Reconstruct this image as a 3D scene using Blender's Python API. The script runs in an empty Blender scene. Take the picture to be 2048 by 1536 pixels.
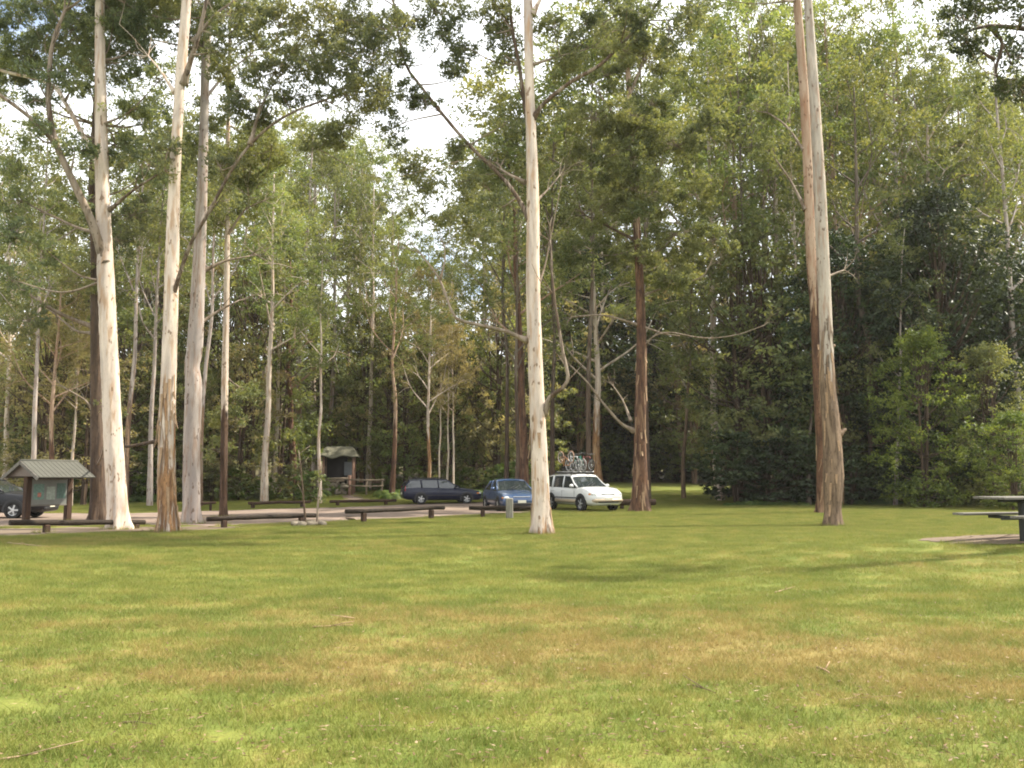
import bpy, math, random
import numpy as np
from mathutils import Vector

R = np.random.default_rng(11)
random.seed(5)
C = bpy.context.scene.collection
PI = math.pi

# ------------------------------------------------------------------ camera geometry
F = 1800.0; EYE = 1.55; HOR = 950.0
PITCH = math.atan((HOR - 768) / F)
FW = np.array([0, math.cos(PITCH), math.sin(PITCH)])
UP = np.array([0, -math.sin(PITCH), math.cos(PITCH)])
CAM = np.array([0, 0, EYE])


def tz(x, y):
    x = np.asarray(x, float); y = np.asarray(y, float)
    z = np.interp(y, [-20, 25, 40, 52, 57, 63, 75, 100, 160, 400],
                  [0, 0, -0.04, -0.13, -0.02, 0.25, 0.6, 1.6, 9, 62])
    z = z + 0.33 * np.exp(-(((x - 10.5) / 5.0) ** 2 + ((y - 17.5) / 4.0) ** 2))
    z = z + 0.035 * np.sin(x * 0.31 + 1) * np.sin(y * 0.27) * np.clip((y - 2) / 8, 0, 1)
    return z


def ray(px, py):
    return FW + np.array([(px - 1024) / F, 0, 0]) + UP * ((768 - py) / F)


def at(px, py, Y):
    d = ray(px, py)
    return CAM + d * (Y / d[1])


def G(px, py):
    d = ray(px, py)
    ys = np.arange(3, 150, 0.05)
    P = CAM[None] + d[None] * (ys / d[1])[:, None]
    k = np.argmax(P[:, 2] < tz(P[:, 0], P[:, 1]))
    return P[k]


def ground_pt(px, Y):
    x = at(px, 1000, Y)[0]
    return np.array([x, Y, float(tz(x, Y))])


# ------------------------------------------------------------------ object helpers
def tag(o, label=None, cat=None, group=None, kind=None):
    if label: o['label'] = label
    if cat: o['category'] = cat
    if group: o['group'] = group
    if kind: o['kind'] = kind
    return o


def empty(name, loc=(0, 0, 0), rz=0.0, label=None, cat=None, group=None):
    o = bpy.data.objects.new(name, None)
    C.objects.link(o); o.location = tuple(float(v) for v in loc); o.rotation_euler = (0, 0, rz)
    o.empty_display_size = 0.2
    return tag(o, label, cat, group)


def copy_tree(o, parent=None):
    c = o.copy(); C.objects.link(c); c.parent = parent
    for ch in list(o.children):
        copy_tree(ch, c)
    return c


class MB:
    """collects pieces and links them as ONE mesh object"""
    def __init__(s): s.V = []; s.F = []; s.n = 0; s.A = []

    def add(s, V, Fs, m=0, smooth=False, rough=0.0):
        V = np.asarray(V, float).reshape(-1, 3)
        if isinstance(Fs, np.ndarray):
            s.F.append((Fs.astype(np.int64) + s.n, m, smooth))
        else:
            by = {}
            for f in Fs: by.setdefault(len(f), []).append(f)
            for k in by: s.F.append((np.array(by[k], np.int64) + s.n, m, smooth))
        s.V.append(V); s.n += len(V)
        s.A.append(np.broadcast_to(np.asarray(rough, float), (len(V),)))
        return s

    def arrays(s): return np.concatenate(s.V), s.F, np.concatenate(s.A)

    def box(s, c, size, rz=0.0, m=0, bev=0.0, smooth=False, rx=0.0, ry=0.0):
        x, y, z = [v / 2 for v in size]
        if bev <= 0:
            V = np.array([[a * x, b * y, d * z] for d in (-1, 1) for b in (-1, 1) for a in (-1, 1)])
            Fs = [(0, 2, 3, 1), (4, 5, 7, 6), (0, 1, 5, 4), (2, 6, 7, 3), (0, 4, 6, 2), (1, 3, 7, 5)]
        else:
            b = min(bev, x * .9, y * .9, z * .9)
            def ring(ix, iy, zz): return [[ix - 0, -iy + b, zz], [ix, iy - b, zz], [ix - b, iy, zz], [-ix + b, iy, zz],
                                          [-ix, iy - b, zz], [-ix, -iy + b, zz], [-ix + b, -iy, zz], [ix - b, -iy, zz]]
            rings = [ring(x - b, y - b, -z), ring(x, y, -z + b), ring(x, y, z - b), ring(x - b, y - b, z)]
            V = np.array([p for r in rings for p in r]); Fs = []
            for k in range(3):
                for i in range(8):
                    j = (i + 1) % 8
                    Fs.append((k * 8 + i, k * 8 + j, k * 8 + 8 + j, k * 8 + 8 + i))
            Fs.append(tuple(range(7, -1, -1))); Fs.append(tuple(range(24, 32)))
        if rx:
            c_, s_ = math.cos(rx), math.sin(rx); V = V @ np.array([[1, 0, 0], [0, c_, s_], [0, -s_, c_]])
        if ry:
            c_, s_ = math.cos(ry), math.sin(ry); V = V @ np.array([[c_, 0, -s_], [0, 1, 0], [s_, 0, c_]])
        if rz:
            c_, s_ = math.cos(rz), math.sin(rz); V = V @ np.array([[c_, s_, 0], [-s_, c_, 0], [0, 0, 1]])
        return s.add(V + np.asarray(c, float), Fs, m, smooth)

    def tube(s, path, radii, sides=8, m=0, noise=0.0, rough=0.0, step=0, cap=True, lobes=0.0, rng=None, flare=0.0):
        P = np.asarray(path, float); r = np.asarray(radii, float) * np.ones(len(P))
        rg = np.asarray(rough, float) * np.ones(len(P))
        if step: P, r, rg = catmull(P, r, rg, step)
        n = len(P)
        T = np.gradient(P, axis=0); T /= np.linalg.norm(T, axis=1)[:, None] + 1e-9
        u = np.cross(T[0], [0.3, 1, 0.1]); u /= np.linalg.norm(u)
        a = np.linspace(0, 2 * PI, sides, endpoint=False)
        V = np.zeros((n, sides, 3)); rng = rng or R
        ph = rng.uniform(0, 6, 3)
        for i in range(n):
            u = u - T[i] * np.dot(u, T[i]); u /= np.linalg.norm(u) + 1e-9
            w = np.cross(T[i], u)
            rr = r[i] * (1 + noise * rng.normal(0, 1, sides) + (lobes + flare * math.exp(-max(0, P[i][2] - P[0][2] - .3) / .22)) * np.sin(a * 5 + ph[0] + i * .05) * .5
                         + lobes * .5 * np.sin(a * 2 + ph[1]))
            V[i] = P[i] + (np.cos(a) * rr)[:, None] * u + (np.sin(a) * rr)[:, None] * w
        i = np.arange(n - 1)[:, None] * sides; j = np.arange(sides)[None]; k = (j + 1) % sides
        Fq = np.stack([i + j, i + k, i + sides + k, i + sides + j], -1).reshape(-1, 4)
        s.add(V.reshape(-1, 3), Fq, m, True, np.repeat(rg, sides))
        if cap:
            s.F.append((np.array([list(range(sides))[::-1]], np.int64) + s.n - n * sides, m, False))
            s.F.append((np.array([list(range(sides))], np.int64) + s.n - sides, m, False))
        return s

    def lathe(s, prof, axis='z', c=(0, 0, 0), sides=20, m=0, smooth=True, loop=False):
        prof = np.asarray(prof, float); n = len(prof)
        a = np.linspace(0, 2 * PI, sides, endpoint=False)
        V = np.stack([prof[:, None, 0] * np.cos(a), prof[:, None, 0] * np.sin(a), prof[:, None, 1] + 0 * a], -1)
        if axis == 'y': V = V[..., [0, 2, 1]] * np.array([1, 1, 1])
        if axis == 'x': V = V[..., [2, 0, 1]]
        Fs = []
        for i in range(n if loop else n - 1):
            i2 = (i + 1) % n
            for j in range(sides):
                k = (j + 1) % sides
                Fs.append((i * sides + j, i * sides + k, i2 * sides + k, i2 * sides + j))
        return s.add(V.reshape(-1, 3) + np.asarray(c, float), Fs, m, smooth)

    def ball(s, c, rad, m=0, seg=10, jit=0.0, smooth=True):
        rad = np.asarray(rad, float) * np.ones(3)
        V = []; Fs = []
        for i in range(seg + 1):
            t = PI * i / seg
            for j in range(seg * 2):
                p = PI * j / seg
                V.append((math.sin(t) * math.cos(p), math.sin(t) * math.sin(p), math.cos(t)))
        n2 = seg * 2
        for i in range(seg):
            for j in range(n2):
                k = (j + 1) % n2
                Fs.append((i * n2 + j, (i + 1) * n2 + j, (i + 1) * n2 + k, i * n2 + k))
        V = np.array(V)
        if jit:
            d = R.normal(0, 1, (6, 3)); off = sum(np.sin(V @ d[q] * 2.2 + q) for q in range(6)) * jit / 2.4
            V = V * (1 + off)[:, None]
        return s.add(V * rad + np.asarray(c, float), Fs, m, smooth)

    def build(s, name, mats, parent=None, loc=None):
        me = bpy.data.meshes.new(name)
        V, Fa, A = s.arrays()
        if loc is not None: V = V - np.asarray(loc, float)
        fill(me, V, Fa, A)
        for m in (mats if isinstance(mats, (list, tuple)) else [mats]): me.materials.append(m)
        o = bpy.data.objects.new(name, me); C.objects.link(o)
        if loc is not None: o.location = tuple(float(v) for v in loc)
        if parent: o.parent = parent
        return o


def fill(me, V, Fa, A=None):
    me.vertices.add(len(V)); me.vertices.foreach_set('co', V.astype(np.float32).ravel())
    idx = np.concatenate([f.ravel() for f, m, s in Fa])
    tot = np.concatenate([np.full(len(f), f.shape[1]) for f, m, s in Fa])
    start = np.concatenate([[0], np.cumsum(tot)[:-1]])
    me.loops.add(len(idx)); me.loops.foreach_set('vertex_index', idx.astype(np.int32))
    me.polygons.add(len(tot)); me.polygons.foreach_set('loop_start', start.astype(np.int32))
    me.polygons.foreach_set('material_index', np.concatenate([np.full(len(f), m) for f, m, s in Fa]).astype(np.int32))
    me.polygons.foreach_set('use_smooth', np.concatenate([np.full(len(f), s) for f, m, s in Fa]).astype(bool))
    if A is not None and A.max() > 0:
        at_ = me.attributes.new('rough', 'FLOAT', 'POINT'); at_.data.foreach_set('value', A.astype(np.float32))
    me.update(calc_edges=True)


def catmull(P, r, g, step):
    Q = np.vstack([2 * P[0] - P[1], P, 2 * P[-1] - P[-2]])
    out, ro, go = [], [], []
    for i in range(len(P) - 1):
        p0, p1, p2, p3 = Q[i:i + 4]
        k = max(2, int(np.linalg.norm(p2 - p1) / step))
        for t in np.linspace(0, 1, k, endpoint=False):
            out.append(.5 * (2 * p1 + (p2 - p0) * t + (2 * p0 - 5 * p1 + 4 * p2 - p3) * t * t + (3 * p1 - p0 - 3 * p2 + p3) * t ** 3))
            ro.append(r[i] + (r[i + 1] - r[i]) * t); go.append(g[i] + (g[i + 1] - g[i]) * t)
    out.append(P[-1]); ro.append(r[-1]); go.append(g[-1])
    return np.array(out), np.array(ro), np.array(go)


def unit(v): return v / (np.linalg.norm(v, axis=-1, keepdims=True) + 1e-9)


def leaf_quads(cen, L, W, droop, rng=R):
    n = len(cen)
    a = unit(rng.normal(0, 1, (n, 3)) * np.array([1, 1, .8]) + np.array([0, 0, -droop]))
    b = unit(np.cross(a, rng.normal(0, 1, (n, 3))))
    nn = np.cross(a, b)
    l = L * rng.uniform(.6, 1.25, (n, 1)); w = W * rng.uniform(.7, 1.25, (n, 1))
    V = np.stack([cen - a * l / 2, cen + b * w / 2 - a * l * .08 + nn * l * .06, cen + a * l / 2,
                  cen - b * w / 2 - a * l * .08 + nn * l * .06], 1)
    return V.reshape(-1, 3), np.arange(n * 4).reshape(-1, 4)


def clump_pts(c, rad, n, rng=R):
    """leaves of one spray: several short sprigs round a centre"""
    k = max(3, n // 14)
    sp = c + unit(rng.normal(0, 1, (k, 3))) * (rng.uniform(.15, 1, (k, 1)) ** .6) * np.asarray(rad)
    return sp[rng.integers(0, k, n)] + rng.normal(0, 1, (n, 3)) * np.asarray(rad) * .17


# ------------------------------------------------------------------ materials
class NT:
    def __init__(s, name):
        s.m = bpy.data.materials.new(name); s.m.use_nodes = True
        s.t = s.m.node_tree; s.t.nodes.clear()
        s.out = s.n('ShaderNodeOutputMaterial')

    def n(s, typ, **kw):
        x = s.t.nodes.new(typ)
        for k, v in kw.items(): setattr(x, k, v)
        return x

    def l(s, a, b): s.t.links.new(a, b)

    def setin(s, sock, v):
        if hasattr(v, 'is_linked') or hasattr(v, 'links'): s.l(v, sock)
        elif isinstance(v, tuple) and len(v) == 3 and sock.type == 'RGBA': sock.default_value = (*v, 1)
        else: sock.default_value = v

    def math(s, op, a, b=0.0, c=None, clamp=False):
        x = s.n('ShaderNodeMath', operation=op, use_clamp=clamp)
        s.setin(x.inputs[0], a); s.setin(x.inputs[1], b)
        if c is not None: s.setin(x.inputs[2], c)
        return x.outputs[0]

    def mix(s, f, a, b, mode='MIX'):
        x = s.n('ShaderNodeMix', data_type='RGBA', blend_type=mode)
        s.setin(x.inputs[0], f); s.setin(x.inputs[6], a); s.setin(x.inputs[7], b)
        return x.outputs[2]

    def noise(s, scale, detail=4, vec=None, sc=None, rough=.55, dist=0.0):
        x = s.n('ShaderNodeTexNoise'); x.inputs['Scale'].default_value = scale
        x.inputs['Detail'].default_value = detail; x.inputs['Roughness'].default_value = rough
        x.inputs['Distortion'].default_value = dist
        v = vec if vec is not None else s.pos()
        if sc:
            mp = s.n('ShaderNodeVectorMath', operation='MULTIPLY'); s.l(v, mp.inputs[0]); mp.inputs[1].default_value = sc; v = mp.outputs[0]
        s.l(v, x.inputs['Vector']); return x.outputs['Fac']

    def pos(s):
        if not hasattr(s, '_g'): s._g = s.n('ShaderNodeNewGeometry')
        return s._g.outputs['Position']

    def isl(s): s.pos(); return s._g.outputs['Random Per Island']

    def ramp(s, f, lo, hi):
        x = s.n('ShaderNodeMapRange', interpolation_type='SMOOTHSTEP'); s.setin(x.inputs[0], f)
        x.inputs[1].default_value = lo; x.inputs[2].default_value = hi
        return x.outputs[0]

    def bsdf(s, col, rough=.7, spec=.3, metal=0.0, bump=None, bd=.02, bs=.6, coat=0.0):
        p = s.n('ShaderNodeBsdfPrincipled'); s.setin(p.inputs['Base Color'], col); s.setin(p.inputs['Roughness'], rough)
        p.inputs['Specular IOR Level'].default_value = spec; p.inputs['Metallic'].default_value = metal
        p.inputs['Coat Weight'].default_value = coat; p.inputs['Coat Roughness'].default_value = .04
        if bump is not None:
            b = s.n('ShaderNodeBump'); b.inputs['Strength'].default_value = bs; b.inputs['Distance'].default_value = bd
            s.l(bump, b.inputs['Height']); s.l(b.outputs[0], p.inputs['Normal'])
        return p.outputs[0]

    def done(s, sh): s.l(sh, s.out.inputs[0]); return s.m


def simple(name, col, rough=.6, spec=.3, metal=0.0, var=.25, scale=6.0, coat=0.0, bump=0.0):
    t = NT(name); nz = t.noise(scale, 4)
    c = t.mix(nz, tuple(v * (1 - var) for v in col), tuple(min(1, v * (1 + var)) for v in col))
    return t.done(t.bsdf(c, rough, spec, metal, nz if bump else None, bump or .01, .5, coat))


def leaf_mat(name, dark, mid, light, tr=.4, big=.35, spec=.35):
    t = NT(name); oi = t.n('ShaderNodeObjectInfo')
    nz = t.ramp(t.noise(big, 2), .35, .68)
    f = t.math('ADD', t.math('MULTIPLY', t.isl(), .55), t.math('MULTIPLY', nz, .45))
    c = t.mix(t.ramp(f, 0.05, .6), dark, mid); c = t.mix(t.ramp(f, .45, 1.0), c, light)
    hv = t.n('ShaderNodeHueSaturation')
    t.setin(hv.inputs['Hue'], t.math('MULTIPLY_ADD', oi.outputs['Random'], .035, .483))
    t.setin(hv.inputs['Value'], t.math('MULTIPLY_ADD', oi.outputs['Random'], .4, .8)); t.l(c, hv.inputs['Color'])
    c = hv.outputs[0]
    p = t.bsdf(c, .5, spec)
    tl = t.n('ShaderNodeBsdfTranslucent')
    t.l(t.mix(1.0, c, (1.25, 1.15, .55), 'MULTIPLY'), tl.inputs[0])
    m = t.n('ShaderNodeMixShader'); m.inputs[0].default_value = tr; t.l(p, m.inputs[1]); t.l(tl.outputs[0], m.inputs[2])
    return t.done(m.outputs[0])


def bark_mat(name, pale, grey, tan, rough1, rough2, rough3):
    t = NT(name); at_ = t.n('ShaderNodeAttribute', attribute_name='rough'); rg = at_.outputs['Fac']
    st = t.noise(1.0, 5, sc=(9, 9, 1.1)); pt = t.noise(1.0, 4, sc=(3.5, 3.5, .55), dist=.6); fn = t.noise(22, 5, sc=(1, 1, .35))
    sp = t.noise(1.0, 2, sc=(7, 7, 3.2))
    c = t.mix(t.ramp(pt, .38, .66), pale, grey)
    c = t.mix(t.math('MULTIPLY', t.ramp(st, .48, .68), .75), c, tan)
    c = t.mix(t.math('MULTIPLY', t.ramp(sp, .63, .68), .8), c, tuple(v * .45 for v in tan))
    c = t.mix(t.math('MULTIPLY', t.ramp(fn, .45, .75), .18), c, tuple(v * .5 for v in grey))
    rc = t.mix(t.ramp(st, .35, .65), rough1, rough2)
    rc = t.mix(t.ramp(fn, .5, .75), rc, tuple(v * .5 for v in rough1))
    rc = t.mix(t.math('MULTIPLY', t.ramp(pt, .52, .68), .7), rc, rough3)
    mk = t.ramp(t.math('ADD', rg, t.math('MULTIPLY', t.math('SUBTRACT', t.noise(1.0, 4, sc=(5, 5, .5), dist=.8), .5), 1.5)), .42, .58)
    col = t.mix(mk, c, rc)
    h = t.math('ADD', t.math('MULTIPLY', mk, t.math('MULTIPLY_ADD', st, 2.2, .6)), t.math('MULTIPLY', fn, .25))
    return t.done(t.bsdf(col, .8, .2, 0, h, .03, .8))


M = {}
M['gum'] = bark_mat('gum_bark', (.60, .50, .41), (.40, .33, .28), (.36, .22, .12), (.15, .08, .042), (.36, .20, .095), (.47, .32, .18))
M['grey'] = bark_mat('grey_gum_bark', (.40, .34, .30), (.27, .23, .21), (.25, .16, .11), (.14, .09, .06), (.25, .16, .10), (.28, .22, .16))
M['brown'] = bark_mat('rough_brown_bark', (.42, .36, .295), (.27, .235, .195), (.27, .16, .10), (.10, .068, .045), (.21, .145, .095), (.29, .205, .135))
M['red'] = bark_mat('red_brown_bark', (.40, .29, .21), (.32, .21, .14), (.28, .14, .08), (.060, .032, .022), (.15, .078, .045), (.30, .19, .115))
M['dark'] = bark_mat('dark_bark', (.16, .13, .10), (.10, .08, .06), (.13, .08, .05), (.055, .038, .028), (.10, .065, .042), (.12, .085, .06))
M['slender'] = bark_mat('dark_footed_gum_bark', (.52, .43, .35), (.36, .29, .24), (.33, .2, .11), (.045, .028, .018), (.10, .058, .036), (.16, .10, .065))
M['limb'] = bark_mat('limb_bark', (.27, .215, .165), (.16, .125, .09), (.16, .105, .065), (.075, .052, .035), (.13, .085, .055), (.16, .12, .08))

M['leaf_near'] = leaf_mat('gum_leaves', (.105, .135, .090), (.18, .21, .115), (.30, .31, .15), .53, .5, .3)
M['leaf_olive'] = leaf_mat('olive_leaves', (.095, .128, .045), (.17, .20, .072), (.28, .29, .105), .5, .25)
M['leaf_mid'] = leaf_mat('mid_green_leaves', (.095, .122, .055), (.18, .20, .083), (.28, .285, .12), .5, .3)
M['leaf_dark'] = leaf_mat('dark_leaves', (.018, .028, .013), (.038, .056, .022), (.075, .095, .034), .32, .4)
M['leaf_bright'] = leaf_mat('bright_leaves', (.075, .125, .03), (.15, .21, .045), (.26, .32, .08), .5, .6)
M['leaf_tan'] = leaf_mat('dry_olive_leaves', (.17, .155, .08), (.28, .245, .13), (.38, .32, .19), .5, .4)
M['fern'] = leaf_mat('fern_fronds', (.06, .10, .026), (.115, .17, .042), (.21, .23, .06), .45, .3)


def grass_colour(t):
    """lawn colour by place on the ground: green sward with dry tan patches"""
    sep = t.n('ShaderNodeSeparateXYZ'); t.l(t.pos(), sep.inputs[0]); X, Y = sep.outputs[0], sep.outputs[1]
    n1 = t.noise(.35, 4, sc=(.55, 1, 0)); n2 = t.noise(1.6, 4, sc=(.7, 1, 0)); n3 = t.noise(9.0, 3, sc=(1, 1, 0)); n4 = t.noise(40.0, 2, sc=(1, 1, 0))
    acc = None
    for cx, cy, rx, ry, a in ((.3, 8.0, 3.2, 1.2, .42), (4.0, 8.0, 2.2, 1.2, .45), (.8, 10.2, 3.4, .9, .34), (-1.6, 7.0, 1.6, .6, .3), (3.4, 6.6, 1.6, .5, .3),
                              (-3.2, 9.6, 2, .7, .2), (8, 14.5, 3, 1.2, .25), (-10, 21, 4, 1.5, .25), (-3.2, 5.6, 2, .9, -.35), (0.2, 5.3, 1.4, .6, -.15), (0, 14.5, 7, 2.4, -.14),
                              (2.2, 5.3, .9, .5, .2)):
        dx = t.math('DIVIDE', t.math('SUBTRACT', X, cx), rx); dy = t.math('DIVIDE', t.math('SUBTRACT', Y, cy), ry)
        q = t.math('ADD', t.math('MULTIPLY', dx, dx), t.math('MULTIPLY', dy, dy))
        g = t.math('MULTIPLY', t.math('EXPONENT', t.math('MULTIPLY', q, -1.0)), a)
        acc = g if acc is None else t.math('ADD', acc, g)
    dry = t.math('ADD', t.math('ADD', t.math('MULTIPLY', n1, .6), t.math('MULTIPLY', n2, 1.15)), t.math('MULTIPLY', acc, .85))
    dry = t.math('SUBTRACT', dry, .22)
    dry = t.math('ADD', dry, t.math('MULTIPLY', t.math('SUBTRACT', n3, .5), 1.1))
    col = t.mix(t.ramp(n2, .35, .7), (.106, .132, .027), (.180, .190, .043))
    col = t.mix(t.math('MULTIPLY', t.ramp(dry, .60, 1.2), .82), col, (.22, .158, .06))
    col = t.mix(t.math('MULTIPLY', t.ramp(t.noise(6.0, 3, sc=(.7, 1, 0)), .60, .70), .45), col, (.085, .15, .022))
    return col, n3, n4, X, Y


def ground_mat():
    t = NT('lawn_ground'); col, n3, n4, X, Y = grass_colour(t)
    col = t.mix(t.math('MULTIPLY', t.ramp(n4, .35, .75), .5), col, (.07, .07, .018))
    # forest floor litter past the mown edge
    fl = t.mix(t.noise(3.0, 4), (.07, .06, .03), (.15, .12, .06))
    fl = t.mix(t.ramp(Y, 95, 130), fl, t.mix(t.ramp(t.noise(.5, 6), .35, .65), (.035, .05, .02), (.13, .15, .055)))
    X2 = t.math('SUBTRACT', 1.0, t.math('MULTIPLY', t.math('MULTIPLY', t.math('SUBTRACT', X, 11.0), t.math('SUBTRACT', X, 11.0)), .008), None, True)
    Y = t.math('SUBTRACT', Y, t.math('MULTIPLY', X2, 17.0))
    edge = t.math('ADD', Y, t.math('MULTIPLY', t.noise(.25, 3), 8.0))
    col = t.mix(t.ramp(edge, 66, 72), col, fl)
    return t.done(t.bsdf(col, .9, .1, 0, t.math('ADD', n3, n4), .03, .5))


def blade_mat():
    t = NT('grass_blades'); col, n3, n4, X, Y = grass_colour(t); col = t.mix(1.0, col, (1.4, 1.38, 1.35), 'MULTIPLY')
    c = t.mix(t.math('MULTIPLY', t.ramp(t.isl(), .72, .98), .55), col, (.36, .26, .11))
    c = t.mix(t.math('MULTIPLY', t.ramp(t.isl(), .30, .02), .5), c, (.085, .11, .018))
    p = t.bsdf(c, .6, .2); tl = t.n('ShaderNodeBsdfTranslucent'); t.l(c, tl.inputs[0])
    m = t.n('ShaderNodeMixShader'); m.inputs[0].default_value = .4; t.l(p, m.inputs[1]); t.l(tl.outputs[0], m.inputs[2])
    return t.done(m.outputs[0])


M['ground'] = ground_mat(); M['blade'] = blade_mat()


def gravel(name, a, b, c):
    t = NT(name); n1 = t.noise(.6, 4); n2 = t.noise(30, 4)
    col = t.mix(t.ramp(n1, .35, .65), a, b); col = t.mix(t.math('MULTIPLY', t.ramp(n2, .5, .7), .5), col, c)
    return t.done(t.bsdf(col, .95, .1, 0, n2, .02, .6))


M['gravel'] = gravel('pink_gravel', (.165, .124, .098), (.222, .17, .136), (.12, .088, .068))
M['dirt'] = gravel('bare_dirt', (.125, .095, .068), (.17, .13, .095), (.08, .058, .04))


def wood(name, a, b, sc=(14, 14, 14)):
    t = NT(name); tc = t.n('ShaderNodeTexCoord').outputs['Object']
    n = t.noise(1.0, 5, vec=tc, sc=sc); n2 = t.noise(2.5, 3, vec=tc)
    col = t.mix(t.ramp(n, .3, .7), a, b); col = t.mix(t.math('MULTIPLY', n2, .35), col, tuple(v * .5 for v in a))
    return t.done(t.bsdf(col, .8, .2, 0, n, .01, .5))


M['rail'] = wood('dark_timber', (.016, .012, .008), (.042, .029, .019), (2, 18, 18))
M['post'] = wood('brown_timber', (.032, .019, .013), (.075, .043, .026), (18, 18, 2))
M['greypost'] = wood('grey_timber', (.16, .15, .12), (.28, .26, .22), (18, 18, 2))
M['slat'] = wood('weathered_timber', (.11, .10, .085), (.20, .185, .155), (1.5, 20, 20))
M['steel'] = simple('dark_steel', (.03, .032, .03), .5, .4, .3)
M['roofgreen'] = simple('green_metal_roof', (.082, .080, .066), .75, .2, 0, .2, 4)
M['roofgreen2'] = simple('mossy_metal_roof', (.125, .118, .08), .7, .3, 0, .25, 3)
M['underroof'] = simple('roof_lining', (.16, .13, .11), .8, .2)
M['board'] = simple('notice_panel', (.125, .13, .115), .35, .5, 0, .2)
M['stone'] = simple('pale_stone', (.23, .195, .145), .9, .2, 0, .4, 9, bump=.03)
M['hutwall'] = simple('dark_hut_wall', (.035, .03, .028), .8)
M['palelog'] = wood('pale_log', (.22, .17, .12), (.36, .28, .2), (3, 12, 12))
M['pinklog'] = wood('pink_timber', (.30, .17, .12), (.40, .25, .18), (12, 12, 2))
M['dryleaf'] = leaf_mat('dry_leaves', (.08, .04, .02), (.17, .10, .05), (.36, .26, .16), .15, 2)
M['barkstrip'] = simple('shed_bark', (.30, .2, .12), .85, .2, 0, .45, 15, bump=.02)
M['twig'] = simple('dead_stick', (.13, .085, .055), .85, .2, 0, .4, 12)
M['palestick'] = simple('pale_stick', (.30, .21, .13), .85, .2, 0, .3, 12)

# ------------------------------------------------------------------ ground, road, dirt
ys = np.concatenate([np.arange(-30, 2, 4), np.arange(2, 70, 1.0), np.arange(70, 130, 5), [150, 200, 300, 500, 900]])
xs = np.concatenate([[-700, -400, -250, -160, -110], np.arange(-80, 81, 1.6), [110, 160, 250, 400, 700]])
XX, YY = np.meshgrid(xs, ys); ZZ = tz(XX, YY)
nx, ny = len(xs), len(ys)
ii = (np.arange(ny - 1)[:, None] * nx + np.arange(nx - 1)[None]).ravel()
b = MB(); b.add(np.stack([XX, YY, ZZ], -1).reshape(-1, 3), np.stack([ii, ii + 1, ii + nx + 1, ii + nx], -1), 0, True)
GROUND = tag(b.build('ground', M['ground']), 'green and tan mown lawn running back to the forest', None, None, 'structure')


def sheet(name, front, back, mat, label, dz=.012, nx=60, ny=8, fray=.25):
    """a strip lying on the ground between two outlines given by their ground points"""
    def res(pts):
        P = np.array([G(*p)[:2] for p in pts]); s = np.concatenate([[0], np.cumsum(np.linalg.norm(np.diff(P, axis=0), axis=1))])
        t = np.linspace(0, s[-1], nx); return np.stack([np.interp(t, s, P[:, 0]), np.interp(t, s, P[:, 1])], 1)
    A, B = res(front), res(back); A = A + R.normal(0, fray * .35, A.shape); B = B + R.normal(0, fray * .35, B.shape)
    V = []
    for k in range(ny):
        P = A + (B - A) * k / (ny - 1); V.append(np.column_stack([P, tz(P[:, 0], P[:, 1]) + dz]))
    i = (np.arange(ny - 1)[:, None] * nx + np.arange(nx - 1)[None]).ravel()
    b = MB(); b.add(np.concatenate(V), np.stack([i, i + 1, i + nx + 1, i + nx], -1), 0, True)
    o = tag(b.build(name, mat), label, None, None, 'structure'); SHEETS.append(o); return o


SHEETS = []
sheet('gravel_road', [(-500, 1060), (0, 1055), (250, 1050), (430, 1052), (640, 1045), (800, 1037), (980, 1029), (1075, 1026)],
      [(-500, 1030), (0, 1026), (250, 1027), (430, 1022), (640, 1016), (790, 1010), (960, 1004), (1060, 1001)], M['gravel'],
      'pink gravel track of the car park behind the log rails', fray=.5)
sheet('dirt_patch', [(1835, 1080), (1900, 1089), (2000, 1089), (2150, 1086)], [(1850, 1076), (1920, 1073), (2000, 1069), (2150, 1066)], M['dirt'],
      'worn bare dirt around the picnic table', .006, 24, 6, .15)
sheet('dirt_verge', [(-200, 1078), (60, 1072), (200, 1066), (420, 1061), (480, 1059)], [(-200, 1060), (60, 1057), (200, 1053), (420, 1053), (480, 1054)], M['dirt'],
      'bare dirt under the near white gums', .005, 30, 5, .5)
sheet('foot_track', [(690, 1002), (720, 1001), (745, 1000)], [(685, 990), (700, 989), (712, 988)], M['gravel'], 'short sandy track up to the far hut', .01, 12, 5, .2)

# ------------------------------------------------------------------ grass blades (one object, instances of its own patch)
n = 2600
c = np.column_stack([R.uniform(-.62, .62, (n, 2)), np.zeros(n)])
h = R.gamma(5, .0065, n) + .008; w = R.uniform(.0035, .0075, n); az = R.uniform(0, 2 * PI, n); ln = R.normal(0, .6, (n, 2)) * h[:, None]
sd = np.column_stack([np.cos(az), np.sin(az), np.zeros(n)]) * w[:, None]
tip = c + np.column_stack([ln, h])
b = MB(); b.add(np.stack([c - sd / 2, c + sd / 2, tip], 1).reshape(-1, 3), np.arange(3 * n).reshape(-1, 3))
grass = tag(b.build('lawn_grass', M['blade']), 'short mown grass blades with dry tan patches', 'grass', None, 'stuff')
ng = bpy.data.node_groups.new('grass_scatter', 'GeometryNodeTree')
ng.interface.new_socket('Geometry', in_out='INPUT', socket_type='NodeSocketGeometry')
ng.interface.new_socket('Geometry', in_out='OUTPUT', socket_type='NodeSocketGeometry')
N = ng.nodes; Lk = ng.links
gi, go = N.new('NodeGroupInput'), N.new('NodeGroupOutput')
gr = N.new('GeometryNodeMeshGrid'); gr.inputs['Size X'].default_value = 84; gr.inputs['Size Y'].default_value = 64
gr.inputs['Vertices X'].default_value = 98; gr.inputs['Vertices Y'].default_value = 76
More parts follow.
